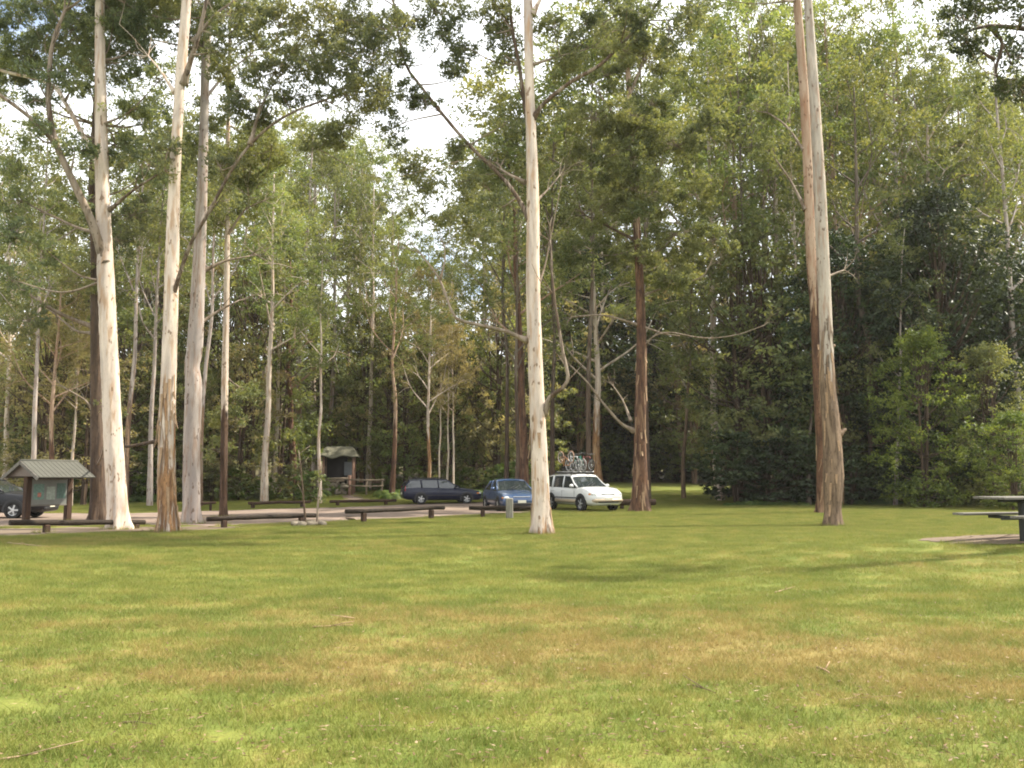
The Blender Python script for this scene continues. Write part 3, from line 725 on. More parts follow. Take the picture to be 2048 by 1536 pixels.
def proto_fern(seed, H=1.0, n=26):
    g = np.random.default_rng(seed); V = []; t = MB()
    for i in range(n):
        a = g.uniform(0, 6.28); L = H * g.uniform(.7, 1.15); e0 = g.uniform(.9, 1.4); p = np.zeros(3); e = e0
        side = np.array([-math.sin(a), math.cos(a), 0])
        for k in range(12):
            d = np.array([math.cos(a) * math.cos(e), math.sin(a) * math.cos(e), math.sin(e)]); q = p + d * L / 12
            w = .24 * H * math.sin(PI * (k + 1.2) / 13.5)
            if k > 1:
                for s_ in (-1, 1):
                    tip = p + side * s_ * w + d * w * .35 + np.array([0, 0, -.06 * H])
                    V.append([p, p + d * L / 15, tip, p + d * L / 40 + side * s_ * w * .5 - [0, 0, .01]])
            p = q; e -= .17 + .05 * k * .35
    V = np.array(V).reshape(-1, 3); c = MB(); c.add(V, np.arange(len(V)).reshape(-1, 4)); return None, c, H


PR = {'gumA': proto_gum(1, 25, .42, 13, 120), 'gumB': proto_gum(2, 24, .34, 15, 115, .25, 1.15, ([0, .25, .4, 1], [.8, .6, .1, 0])),
      'gumC': proto_gum(3, 22, .5, 11, 125, .24, 1.3, ([0, .2, .3, 1], [1, .8, .2, 0])), 'gumR': proto_gum(4, 23, .38, 14, 120, .27, 1.0, 1.0),
      'gumT': proto_gum(7, 18, .45, 9, 90, .13, .8, .15, (.2, .07)),
      'mid': proto_bushy(21, 10, 2.9, 80, 70, .12), 'midB': proto_bushy(22, 9, 3.3, 70, 70, .2, (.2, .08), 4),
      'dense': proto_bushy(31, 14, 4.2, 170, 90, .04, (.24, .11), 3), 'denseB': proto_bushy(32, 11, 4.0, 150, 90, .02, (.22, .11), 4),
      'shrub': proto_bushy(41, 2.6, 1.5, 60, 70, .06, (.15, .075), 5, 1.0, .1), 'shrubB': proto_bushy(42, 2.0, 1.6, 55, 70, .06, (.13, .07), 5, 1.0, .1)}
ME = {}
for k, (t, c, H) in PR.items():
    mt = bpy.data.meshes.new(k + '_trunk'); fill(mt, *t.arrays()); mt.materials.append(None)
    mc = bpy.data.meshes.new(k + '_crown'); V, Fa, A = c.arrays(); fill(mc, V, Fa); mc.materials.append(None)
    ME[k] = (mt, mc)


def forest_tree(name, label, px, Y, ytop, kind, leaf, bark, w=None, grp=None, lean=(0, 0), cat='tree', rz=None, py=None, tw=1.0):
    g = ground_pt(px, Y) if py is None else G(px, py)
    H = at(px, ytop, g[1])[2] - g[2]; s = H / PR[kind][2]
    o = empty(name, g, R.uniform(0, 6.28) if rz is None else rz, label, cat, grp)
    ws = (w if w else 1.0) * s ** .7
    o.scale = (ws, ws, s); o.rotation_euler = (lean[1], lean[0], o.rotation_euler[2]); o.rotation_mode = 'ZYX' if False else 'XYZ'
    for nm, me, mt in (('trunk', ME[kind][0], M[bark]), ('crown' if cat == 'tree' else 'foliage', ME[kind][1], M[leaf])):
        c = bpy.data.objects.new(nm if nm != 'trunk' or cat == 'tree' else 'stems', me); C.objects.link(c); c.parent = o
        if nm == 'trunk': c.scale = (tw, tw, 1)
        c.material_slots[0].link = 'OBJECT'; c.material_slots[0].material = mt
    return o


def prof(px):
    return float(np.interp(px, [-200, 0, 150, 260, 330, 420, 540, 620, 700, 760, 830, 870, 905, 940, 1000, 1120, 1250, 1350, 1450, 1600, 1700, 1850, 1950, 2048, 2300],
                           [260, 290, 380, 340, 290, 250, 210, 195, 220, 290, 380, 490, 510, 380, 220, 150, 130, 60, 20, -60, 0, 60, 90, 120, 100]))


FT = forest_tree
FT('forest_gum', 'pale thin trunk at the left edge behind the dark car', 4, 50, 330, 'gumA', 'leaf_olive', 'gum', .8)
FT('forest_gum', 'tan forked gum rising right behind the noticeboard roof', 92, 46, 480, 'gumB', 'leaf_tan', 'red', .9)
FT('forest_gum', 'thin tan tree behind the right end of the noticeboard roof', 142, 48, 560, 'gumT', 'leaf_tan', 'gum', 1.0)
FT('forest_gum', 'white gum with orange peeling foot behind the far left log rail', 529, 50, 300, 'gumA', 'leaf_olive', 'gum', .95, py=1003)
FT('forest_gum', 'thin white trunk just right of the orange footed gum', 548, 60, 330, 'gumA', 'leaf_olive', 'gum', .7)
FT('forest_gum', 'dark red trunk left of the far hut', 577, 60, 420, 'gumR', 'leaf_mid', 'red', 1.15)
FT('forest_gum', 'slim tan gum leaning right in front of the far hut', 641, 53, 470, 'gumT', 'leaf_mid', 'gum', 1.0, lean=(.035, 0))
FT('forest_gum', 'pale trunk seen just above the far hut roof', 692, 76, 250, 'gumA', 'leaf_olive', 'gum', .8)
FT('forest_gum', 'straight pale trunk right of the far hut', 737, 68, 330, 'gumA', 'leaf_mid', 'gum', .75)
FT('forest_gum', 'brown trunk leaning right at the left of the dark station wagon', 783, 58, 430, 'gumC', 'leaf_olive', 'red', .8, lean=(.05, 0))
FT('forest_gum', 'tan forked gum behind the roof of the dark station wagon', 853, 57, 520, 'gumB', 'leaf_tan', 'gum', .75)
for i, (q, s_, wd) in enumerate(((879, -.03, 'leftmost'), (893, 0, 'middle'), (906, .02, 'rightmost'))):
    FT('thin_stem_tree', wd + ' of three thin tan stems behind the dark station wagon', q, 61, 640 - 20 * i, 'gumT', 'leaf_tan', 'gum', .75, 'three thin stems', (s_, 0))
FT('forest_gum', 'pale leaning trunk above the gap between wagon and blue car', 990, 69, 500, 'gumT', 'leaf_mid', 'gum', 1.1, lean=(-.05, 0))
FT('forest_gum', 'thin grey trunk above the blue sedan', 1027, 72, 400, 'gumT', 'leaf_mid', 'grey', 1.0)
FT('forest_gum', 'red trunk half hidden by the lone white gum on the lawn', 1046, 51, 190, 'gumR', 'leaf_mid', 'red', 1.0, rz=1.0)
FT('forest_gum', 'stout pale gum with brown patches behind the white wagon', 1203, 57, 330, 'gumB', 'leaf_mid', 'gum', 1.2)
FT('forest_gum', 'thin brown trunk leaning left on the grass past the stringybark', 1368, 55, 420, 'gumR', 'leaf_mid', 'brown', .6, lean=(-.05, 0), py=997)
FT('forest_gum', 'thin white stem left of the leaning pair in the dark forest', 1603, 54, 60, 'gumA', 'leaf_olive', 'gum', .5)
FT('forest_gum', 'dark slanting trunk left of the leaning pair', 1618, 50, 480, 'gumT', 'leaf_mid', 'dark', 1.2, lean=(-.32, 0))
FT('forest_gum', 'orange trunk right of the leaning pair at the forest edge', 1695, 60, -40, 'gumB', 'leaf_olive', 'red', .9)
FT('forest_gum', 'black trunk in the dark forest right of the leaning pair', 1745, 51, 120, 'gumC', 'leaf_olive', 'dark', 1.0)
FT('forest_gum', 'slim grey stem leaning left in the dark thicket', 1790, 49, 420, 'gumT', 'leaf_mid', 'grey', .9, lean=(-.06, 0))
FT('forest_gum', 'tall orange limbed gum over the dark thicket on the right', 1850, 62, -60, 'gumB', 'leaf_olive', 'red', 1.0)
FT('forest_gum', 'grey trunk near the right edge behind the picnic table', 2040, 50, 20, 'gumA', 'leaf_olive', 'grey', .8)

# unnamed trees of the forest edge, by the place they stand
def stand(xs_, Y, kinds, leaves, barks, label, grp, w=1.0, jit=20, dy=4, ytop=None, name='forest_tree', tj=50):
    for i, q in enumerate(xs_):
        px = q + R.uniform(-jit, jit); yt = (prof(px) if ytop is None else ytop) + R.uniform(-.3, 1) * tj
        FT(name, label, px, Y + R.uniform(-dy, dy), yt, kinds[i % len(kinds)], leaves[i % len(leaves)], barks[i % len(barks)], w * R.uniform(.85, 1.15), grp, (R.normal(0, .02), R.normal(0, .02)))


GB = ['gumA', 'gumB', 'gumC']
stand(range(-160, 330, 80), 62, GB, ['leaf_olive', 'leaf_mid', 'leaf_olive'], ['gum', 'grey'], 'tall olive gum in the stand behind the noticeboard', 'gums behind the noticeboard', .9)
stand(range(340, 640, 62), 68, GB, ['leaf_olive'], ['gum', 'grey', 'gum'], 'sunlit olive gum in the stand left of the far hut', 'gums left of the far hut', .95)
stand(range(620, 850, 58), 74, GB, ['leaf_olive', 'leaf_mid'], ['gum', 'grey'], 'gum in the stand behind the far hut', 'gums behind the far hut', .9)
stand(range(860, 1060, 50), 78, GB, ['leaf_mid', 'leaf_olive'], ['grey', 'gum'], 'gum low on the skyline behind the blue sedan', 'gums behind the blue sedan', .8)
stand(range(1090, 1320, 58), 88, GB, ['leaf_mid', 'leaf_olive'], ['gum', 'grey'], 'gum in the stand behind the white wagon', 'gums behind the white wagon', .8, ytop=220)
stand(range(1446, 1640, 42), 60, GB, ['leaf_olive', 'leaf_olive', 'leaf_mid'], ['gum', 'red', 'grey'], 'high yellow green gum between the stringybark and the leaning pair', 'gums left of the leaning pair', 1.0)
stand(range(1680, 2130, 68), 64, GB, ['leaf_olive', 'leaf_mid'], ['gum', 'red', 'grey'], 'high gum over the dark thicket right of the leaning pair', 'gums over the dark thicket', 1.0)
for px, yt, Y_, k in ((-40, 130, 46, 'gumC'), (60, 210, 44, 'gumA'), (250, 170, 46, 'gumC'), (300, 240, 48, 'gumA'), (400, 210, 47, 'gumC')):
    FT('forest_gum', 'tall open gum standing just past the track behind the white gums', px, Y_, yt, k, 'leaf_mid', 'grey', 1.0, 'tall gums just past the track', tw=.62)
for px, yt, Y_, k in ((1012, 170, 54, 'gumC'), (1105, 90, 52, 'gumC'), (1030, 270, 50, 'gumB')):
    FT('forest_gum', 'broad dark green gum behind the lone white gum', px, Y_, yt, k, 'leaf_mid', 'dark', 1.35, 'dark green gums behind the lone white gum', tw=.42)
for px, yt, Y_, k in ((1180, -30, 50, 'gumC'), (1296, -60, 50, 'gumC'), (1500, -40, 55, 'gumA')):
    FT('forest_gum', 'very tall gum with its crown over the stringybark', px, Y_, yt, k, 'leaf_olive', 'dark', 1.1, 'tall gums over the stringybark', tw=.5)
# middle storey
for i, q in enumerate(range(-30, 560, 52)):
    FT('understorey_tree', 'slim leafy tree in the row just behind the grass left of the far hut', q + R.uniform(-18, 18), 59 + R.uniform(-1.5, 1.5), R.uniform(480, 640), ['mid', 'midB'][i % 2], ['leaf_tan', 'leaf_mid', 'leaf_olive'][i % 3], 'dark', .95, 'leafy row left of the far hut')
for i, q in enumerate(range(770, 1070, 48)):
    FT('understorey_tree', 'slim leafy tree in the row close behind the dark station wagon', q + R.uniform(-16, 16), 66 + R.uniform(-1.5, 1.5), R.uniform(540, 680), ['mid', 'midB'][i % 2], ['leaf_mid', 'leaf_olive', 'leaf_tan'][i % 3], 'dark', .95, 'leafy row behind the station wagon')
for i, q in enumerate((1485, 1530, 1580, 1712, 1770)):
    FT('understorey_tree', 'soft green tree overlapping the dark forest edge near the leaning pair', q, 55 + R.uniform(-1.5, 1.5), R.uniform(430, 560), ['midB', 'mid'][i % 2], 'leaf_mid', 'dark', 1.2, 'soft green trees near the leaning pair')
# the rest of the middle storey
stand(range(-40, 200, 55), 52, ['mid', 'midB'], ['leaf_tan', 'leaf_mid'], ['dark'], 'bushy brownish olive tree behind the noticeboard', 'small trees behind the noticeboard', 1.1, ytop=620, name='understorey_tree', tj=90)
stand(range(250, 520, 60), 55, ['mid', 'midB'], ['leaf_mid', 'leaf_tan', 'leaf_mid'], ['dark'], 'small bushy tree behind the group of white gums', 'small trees behind the white gums', 1.1, ytop=650, name='understorey_tree', tj=110)
stand(range(560, 760, 50), 71, ['midB', 'mid'], ['leaf_mid', 'leaf_mid'], ['dark'], 'small bushy tree close behind the far hut', 'small trees round the far hut', 1.1, ytop=600, name='understorey_tree', tj=150)
stand(range(740, 1060, 52), 70, ['mid', 'midB'], ['leaf_mid', 'leaf_tan', 'leaf_mid'], ['dark'], 'small bushy tree far back behind the dark station wagon', 'small trees behind the station wagon', 1.2, ytop=640, name='understorey_tree', tj=140)
stand(range(1090, 1450, 45), 86, ['mid', 'midB', 'denseB'], ['leaf_mid', 'leaf_tan', 'leaf_dark'], ['dark'], 'small tree at the back of the grass beyond the white wagon', 'small trees behind the white wagon', 1.5, ytop=520, name='understorey_tree', tj=110)
stand(range(1490, 1700, 48), 56, ['mid', 'denseB', 'midB'], ['leaf_mid', 'leaf_dark'], ['dark'], 'shaded small tree at the forest edge left of the leaning pair', 'small trees left of the leaning pair', 1.2, ytop=560, name='understorey_tree', tj=90)
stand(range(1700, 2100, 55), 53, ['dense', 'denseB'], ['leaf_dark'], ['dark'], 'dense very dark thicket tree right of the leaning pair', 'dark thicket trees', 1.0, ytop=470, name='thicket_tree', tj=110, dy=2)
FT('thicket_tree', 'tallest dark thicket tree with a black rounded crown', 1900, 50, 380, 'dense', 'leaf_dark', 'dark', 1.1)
FT('sunlit_shrub', 'tall bright green leaved shrub catching sun in the dark thicket', 1850, 46, 670, 'denseB', 'leaf_bright', 'dark', .85, cat='shrub')
FT('sunlit_shrub', 'grey green glossy shrub right of the bright thicket shrub', 1985, 46.5, 700, 'denseB', 'leaf_mid', 'dark', .85, cat='shrub')
FT('sunlit_shrub', 'yellow green shrub beside the orange trunk behind the leaning pair', 1600, 53, 650, 'midB', 'leaf_bright', 'dark', .35, cat='shrub')
FT('sunlit_shrub', 'low pale green bush behind the picnic table', 2025, 42, 940, 'shrub', 'leaf_bright', 'dark', 1.0, cat='shrub')
FT('sunlit_shrub', 'round green bush at the right edge above the picnic table', 2030, 43.5, 830, 'denseB', 'leaf_bright', 'dark', 1.0, cat='shrub')
for i, q in enumerate(range(1475, 2100, 58)):
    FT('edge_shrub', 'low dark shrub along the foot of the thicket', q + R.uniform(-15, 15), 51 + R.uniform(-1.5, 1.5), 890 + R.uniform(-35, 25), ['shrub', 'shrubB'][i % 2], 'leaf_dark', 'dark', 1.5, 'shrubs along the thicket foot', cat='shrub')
for i, q in enumerate(range(390, 620, 38)):
    FT('edge_shrub', 'green shrub in the bank behind the far left log rail', q + R.uniform(-12, 12), 55 + R.uniform(-1.5, 1.5), 952 + R.uniform(-22, 10), ['shrub', 'shrubB'][i % 2], ['fern', 'leaf_mid'][i % 2], 'dark', 1.2, 'shrubs behind the far left rail', cat='shrub')
for i, q in enumerate(range(-20, 400, 45)):
    FT('edge_shrub', 'shaded shrub in the bank behind the noticeboard', q + R.uniform(-12, 12), 56 + R.uniform(-1.5, 1.5), 930 + R.uniform(-30, 12), ['shrub', 'shrubB'][i % 2], ['leaf_mid', 'fern', 'leaf_mid'][i % 3], 'dark', 1.2, 'shrubs behind the noticeboard', cat='shrub')
for i, q in enumerate(range(790, 1060, 34)):
    FT('edge_shrub', 'fresh green shrub in the bank behind the dark station wagon', q + R.uniform(-12, 12), 63 + R.uniform(-1.5, 1.5), 938 + R.uniform(-20, 10), ['shrub', 'shrubB'][i % 2], ['fern', 'fern', 'leaf_mid'][i % 3], 'dark', 1.2, 'shrubs behind the station wagon', cat='shrub')
for i, q in enumerate(range(1080, 1450, 34)):
    FT('edge_shrub', 'dark shrub at the back of the grass behind the white wagon', q + R.uniform(-12, 12), 83 + R.uniform(-1.5, 1.5), 915 + R.uniform(-25, 10), ['shrub', 'shrubB'][i % 2], ['leaf_dark', 'leaf_mid'][i % 2], 'dark', 1.3, 'shrubs behind the white wagon', cat='shrub')


def mass(name, label, cat, items, mats):
    """many trees or ferns no one could count, one mesh"""
    b = MB()
    for kind, x, y, s, w, a, li in items:
        ca, sa = math.cos(a), math.sin(a); z = float(tz(x, y))
        t, c, H = PR[kind] if kind in PR else (None, FERN[kind], 1)
        for src, m in ((t, 0), (c, li)):
            if src is None: continue
            V, Fa, A = src.arrays(); V = V * [w, w, s]
            V = np.column_stack([V[:, 0] * ca - V[:, 1] * sa + x, V[:, 0] * sa + V[:, 1] * ca + y, V[:, 2] + z])
            n0 = b.n; b.V.append(V); b.A.append(A); b.n += len(V)
            for f, _, s_ in Fa: b.F.append((f + n0, m, s_))
    return tag(b.build(name, mats), label, cat, None, 'stuff')


items = []
for i in range(46):
    px = -250 + i * 55 + R.uniform(-18, 18); Y = R.uniform(84, 112)
    g = ground_pt(px, Y); yt = prof(px) + R.uniform(0, 130) + 20; H = at(px, yt, Y)[2] - g[2]
    k = GB[i % 3]; s = H / PR[k][2]; items.append((k, g[0], g[1], s, max(.8, s) * 1.05, R.uniform(0, 6), 1 + i % 2))
for i in range(112):
    px = -250 + i * 22.5 + R.uniform(-18, 18); Y = R.uniform(80, 100); g = ground_pt(px, Y)
    k = ['mid', 'midB'][i % 2]; s = R.uniform(.8, 1.7); items.append((k, g[0], g[1], s, min(s, 1.2) * 1.3, R.uniform(0, 6), 1 + i % 2))
mass('far_woodland', 'far background woodland seen between the nearer trunks', 'woodland', items, [M['grey'], M['leaf_olive'], M['leaf_mid']])
FERN = {'f1': proto_fern(51)[1], 'f2': proto_fern(52)[1]}
items = []
for i in range(420):
    px = R.uniform(-60, 1480); Y = R.uniform(58, 72) if px > 330 else R.uniform(54, 66)
    if 640 < px < 770 and Y < 64: continue
    g = ground_pt(px, Y)
    if px > 1080: continue
    s = R.uniform(.6, 1.3); items.append((['f1', 'f2'][i % 2], g[0], g[1], s, s * 1.2, R.uniform(0, 6), 0))
for i in range(120):
    px = R.uniform(1450, 2150); Y = R.uniform(49.5, 52); g = ground_pt(px, Y); s = R.uniform(.4, .9); items.append((['f1', 'f2'][i % 2], g[0], g[1], s, s * 1.2, R.uniform(0, 6), 0))
mass('fern_bank', 'bank of green ferns along the forest floor', 'ferns', items, [M['fern']])

# ------------------------------------------------------------------ log rails
def rail(label, p0, p1, posts, th, grp, mat='rail', pm='post', pw=.16):
    """p = (px, Y, z above ground of the log's middle)"""
    A = ground_pt(p0[0], p0[1]); B_ = ground_pt(p1[0], p1[1])
    a = A + [0, 0, p0[2]]; b_ = B_ + [0, 0, p1[2]]
    o = empty('log_rail', (A + B_) / 2, 0, label, 'barrier', grp); L0 = np.array(o.location)
    t = MB(); k = 9; P = a + (b_ - a) * np.linspace(0, 1, k)[:, None]; P[:, 2] += R.normal(0, .006, k)
    t.tube(P, th / 2 * (1 + R.normal(0, .03, k)), 10, 0, .03); q = t.build('log', M[mat], o); q.data.transform(mat_t(-L0))
    for f in posts:
        p = a + (b_ - a) * f; g_ = float(tz(p[0], p[1])); hh = p[2] - g_ - th * .38
        m = MB(); m.box((p[0], p[1], g_ + hh / 2 - .1), (pw, pw, hh + .2), math.atan2(b_[1] - a[1], b_[0] - a[0]), 0, .02)
        q = m.build('post', M[pm], o); q.data.transform(mat_t(-L0))
    return o


RG = 'log rails round the car park'
rail('dark log rail running behind the clean white gum, below the noticeboard', (22, 23.9, .30), (291, 27.2, .17), (.25, .93), .145, RG)
rail('dark log rail with its right end at the stone ringed sapling', (415, 27.3, .275), (632, 29.4, .29), (.15, .86), .145, RG)
rail('dark log rail in front of the station wagon, on two short posts', (692, 30.0, .37), (888, 33.0, .385), (.17, .86), .145, RG)
rail('log rail in front of the blue sedan, behind the lone white gum', (938, 33.5, .36), (1075, 33.6, .36), (.2, .93), .16, RG)
rail('low thick log right of the white wagon, behind the stringybark', (1232, 43, .34), (1310, 43.4, .34), (.15, .85), .30, RG, 'post')
rail('far log rail beyond the track, behind the white stems on the left', (497, 43.0, .27), (620, 45, .29), (.07, .87), .15, RG, 'post')
rail('far log rail beyond the track, in front of the far hut', (660, 49, .25), (792, 51.5, .27), (.11, .84), .16, RG, 'post')
rail('far log rail just right of the grey kinked gum', (385, 40, .34), (432, 40.5, .36), (.78,), .12, RG, 'post', pw=.1)
g = ground_pt(1019, 32.6)
o = MB().box((0, 0, .3), (.25, .22, .86), .1, 0, .03).build('bollard', M['greypost']); o.location = tuple(g); tag(o, 'pale grey square timber post in front of the blue sedan', 'bollard')

# ------------------------------------------------------------------ noticeboard shelter
NX = ground_pt(96, 29.9); al = math.radians(60)
nb = empty('notice_shelter', NX, al, 'small gabled noticeboard shelter with green roof at the left', 'shelter')
for x in (-.72, .72): MB().box((x, 0, .75), (.19, .19, 1.75), 0, 0, .015).build('post', M['post'], nb)
ez, rz_, hl, hw = 1.47, 2.0, 1.0, .98
sl_ = math.atan2(rz_ - ez, hw); ln_ = math.hypot(rz_ - ez, hw)
rf = MB()
for s_ in (-1, 1):
    rf.box((0, s_ * hw / 2, (ez + rz_) / 2), (2 * hl, ln_ + .04, .035), 0, 0, 0, False, -s_ * sl_)
    for k in range(13): rf.box((-hl + .04 + k * (2 * hl - .08) / 12, s_ * hw / 2, (ez + rz_) / 2 + .022), (.022, ln_ + .03, .014), 0, 0, 0, False, -s_ * sl_)
rf.tube([[-hl - .01, 0, rz_ + .01], [hl + .01, 0, rz_ + .01]], .045, 8)
rfo = rf.build('roof', M['roofgreen'], nb)
MB().add([(-hl + .12, -hw * .84, ez + .03), (-hl + .12, hw * .84, ez + .03), (-hl + .12, 0, rz_ - .05), (-hl + .14, -hw * .84, ez + .03), (-hl + .14, hw * .84, ez + .03), (-hl + .14, 0, rz_ - .05)],
         [(0, 2, 1), (3, 4, 5), (0, 1, 4, 3), (1, 2, 5, 4), (2, 0, 3, 5)]).build('gable_panel', M['underroof'], nb)
fb = MB()
for s_ in (-1, 1):
    fb.box((-hl - .015, s_ * hw / 2, (ez + rz_) / 2 - .05), (.03, ln_ + .03, .11), 0, 0, 0, False, -s_ * sl_)
fb.build('barge_board', M['slat'], nb)
MB().box((0, 0, 1.44), (1.3, .1, .1), 0, 0, .01).build('tie_beam', M['rail'], nb)
pn = MB().box((0, -.05, .98), (1.25, .04, .80), 0, 0, .005).build('notice_panel', M['board'], nb)
t_ = MB(); t_.box((0, -.05, 1.40), (1.27, .06, .04)); t_.box((0, -.05, .56), (1.27, .06, .05)); t_.build('frame', M['slat'], pn)
for x, z, w_, h_, c_ in ((-.38, 1.0, .36, .5, (.10, .17, .14)), (.04, .95, .3, .42, (.22, .26, .22)), (.4, 1.02, .3, .5, (.06, .11, .09)), (-.36, .9, .12, .14, (.28, .10, .07))):
    MB().box((x, -.0755 - (.004 if w_ < .2 else 0), z), (w_, .008, h_)).build('poster', simple('poster_print', c_, .5, .4, 0, .7, 14), pn)

# ------------------------------------------------------------------ far hut, its stone front and rails
H0 = ground_pt(677, 62.5)
ht = empty('bush_hut', H0, .12, 'far open hut with sagging mossy green roof on stone footing', 'hut')
for x, y in ((-1.0, -.7), (1.0, -.7), (-1.0, .9), (1.0, .9)): MB().tube([[x, y, -.3], [x, y, 2.75]], .09, 8).build('post', M['pinklog'], ht)
MB().box((-.25, .9, 1.7), (1.5, .06, 2.0)).build('back_wall', M['hutwall'], ht)
MB().box((-1.0, .1, 1.7), (.05, 1.5, 2.0)).build('side_wall', M['hutwall'], ht)
MB().box((.62, .55, 1.75), (.62, .05, .95)).build('notice_panel', simple('pale_blue_panel', (.17, .18, .19), .5), ht)
MB().box((-.05, .1, 1.0), (2.1, 1.7, .12)).build('floor_deck', M['slat'], ht)
r_ = MB(); nu, nv = 17, 9; V = []
for j in range(nv):
    for i in range(nu):
        u, v = i / (nu - 1) * 2 - 1, j / (nv - 1) * 2 - 1
        hip = min(1.0, (1 - abs(v)) * 1.0, (1 - abs(u)) * 3.2)
        V.append((u * 1.35, v * 1.3, 2.62 + .66 * hip ** .85 + .05 * math.sin(u * 6) * (1 - hip) - .10 * math.exp(-((u + .3) / .3) ** 2) * (v < 0) * (1 - hip)))
V2 = [(x, y, z - .07) for x, y, z in V]; n_ = nu * nv
Fs = [(j * nu + i, j * nu + i + 1, (j + 1) * nu + i + 1, (j + 1) * nu + i) for j in range(nv - 1) for i in range(nu - 1)]
Fs += [tuple(q + n_ for q in f[::-1]) for f in list(Fs)]
rim = [i for i in range(nu)] + [j * nu + nu - 1 for j in range(1, nv)] + [(nv - 1) * nu + i for i in range(nu - 2, -1, -1)] + [j * nu for j in range(nv - 2, 0, -1)]
Fs += [(rim[k], rim[k] + n_, rim[(k + 1) % len(rim)] + n_, rim[(k + 1) % len(rim)]) for k in range(len(rim))]
r_.add(V + V2, Fs, 0, False).build('roof', M['roofgreen2'], ht)
sw = MB()
for k in range(46):
    sw.ball((R.uniform(-1.15, .9), R.uniform(-.12, .12), R.uniform(.05, .85)), R.uniform(.1, .22, 3) * [1.2, 1, .7], 0, 5, .25)
o = sw.build('stone_wall', M['stone']); o.location = tuple(H0 + [-.15, -1.25, 0]); tag(o, 'rough low wall of stacked stones in front of the far hut', 'wall')
for k, (x0, z0, x1, z1) in enumerate(((-.9, .95, .7, 1.05), (-.6, 1.15, 1.0, 1.2))):
    o = MB().tube([[x0, 0, z0], [(x0 + x1) / 2, 0, (z0 + z1) / 2 + .02], [x1, 0, z1]], .07, 8, 0, .04).build('loose_log', M['palelog'])
    o.location = tuple(H0 + [-.1, -1.25 - .12 * k, -.12 * 1]); tag(o, ('lower' if k == 0 else 'upper') + ' pale log lying on the stone wall of the far hut', 'log')
fn = empty('timber_fence', H0 + [1.9, -1.2, 0], 0, 'short rustic rail fence right of the far hut', 'fence')
for x in (-.95, .2, 1.25): MB().tube([[x, 0, -.2], [x + .02, 0, 1.3 if x < 0 else 1.05]], .11 if x < 0 else .07, 8, 0, .04).build('post', M['pinklog'] if x < 0 else M['palelog'], fn)
for z in (.55, .95): MB().tube([[-.95, -.09, z + .06], [.2, -.1, z], [1.4, -.09, z + .03]], .055, 7, 0, .04).build('rail', M['palelog'], fn)

# ------------------------------------------------------------------ picnic table
tp = at(2078, 1070, 17.0); T0 = np.array([tp[0], 17.0, float(tz(tp[0], 17.0))])
pt = empty('picnic_table', T0, math.radians(14), 'weathered grey timber picnic table cut by the right edge of the photo', 'table')
tb = MB()
for k in range(5): tb.box((0, -.32 + k * .16, .78), (2.15, .152, .045), 0, 0, .006)
tb.build('table_top', M['slat'], pt)
for s_ in (-1, 1):
    m = MB()
    for k in range(2): m.box((0, s_ * (.64 + k * .155), .46), (2.3, .148, .045), 0, 0, .006)
    m.build('bench_seat', M['slat'], pt)
MB().box((-.34, 0, .35), (.11, .11, .8), 0, 0, .01).build('pedestal', M['steel'], pt)
m = MB(); m.box((-.34, 0, .405), (.09, 1.62, .06)); m.box((-.34, 0, .728), (.09, .74, .055)); m.box((-.05, 0, .40), (1.5, .07, .05)); m.box((-.05, 0, .728 + .0005), (1.6, .07, .05)); m.build('support_arms', M['steel'], pt)

# ------------------------------------------------------------------ stones and staked saplings by the rail
sp0 = ground_pt(620, 28.6)
for k in range(9):
    a_ = k * .7 + R.uniform(-.2, .2); rr_ = .42 if k < 7 else .12
    o = MB().ball((0, 0, .06), R.uniform(.08, .17, 3) * [1.2, 1, .7], 0, 6, .22).build('stone', M['stone'])
    x, y = sp0[0] + math.cos(a_) * rr_ * 1.0, sp0[1] + math.sin(a_) * rr_ * .6; o.location = (x, y, float(tz(x, y)))
    tag(o, 'pale rough stone in the ring round the saplings by the log rail', 'stone', 'ring of stones at the saplings')
for lb, pts, fl in (('bare leaning grey sapling rising from the ring of stones', [(612, 1042), (606, 985), (601, 930), (597, 900)], 0),
                    ('leafy thin sapling at the right of the ring of stones', [(634, 1036), (637, 990), (640, 945), (643, 925)], 1)):
    P = np.array([at(x, y, 28.7) for x, y in pts]); P[0][2] = tz(P[0][0], P[0][1]) - .05
    o = empty('sapling', P[0], 0, lb, 'sapling'); L0 = np.array(o.location)
    t_ = MB(); t_.tube(P, [.04, .03, .02, .008], 7, 0, .03, .4, .2)
    for k in range(6):
        f = R.uniform(.4, 1); p_ = P[0] + (P[-1] - P[0]) * f; d_ = np.array([R.normal(0, .16), R.normal(0, .16), R.uniform(.15, .35)]); t_.tube([p_, p_ + d_ * .6, p_ + d_], [.012, .008, .004], 5)
    q = t_.build('trunk', M['limb'], o); q.data.transform(mat_t(-L0))
    if fl:
        cc = np.concatenate([clump_pts(at(638 + R.uniform(-14, 14), R.uniform(940, 1000), 28.7 + R.uniform(-.2, .2)), (.2, .2, .15), 40) for _ in range(7)])
    else: cc = np.concatenate([clump_pts(at(598 + R.uniform(-12, 12), R.uniform(895, 930), 28.7), (.15, .15, .12), 16) for _ in range(3)])
    m = MB(); m.add(*leaf_quads(cc, .1, .04, .3)); q = m.build('crown', M['leaf_mid'], o); q.data.transform(mat_t(-L0))

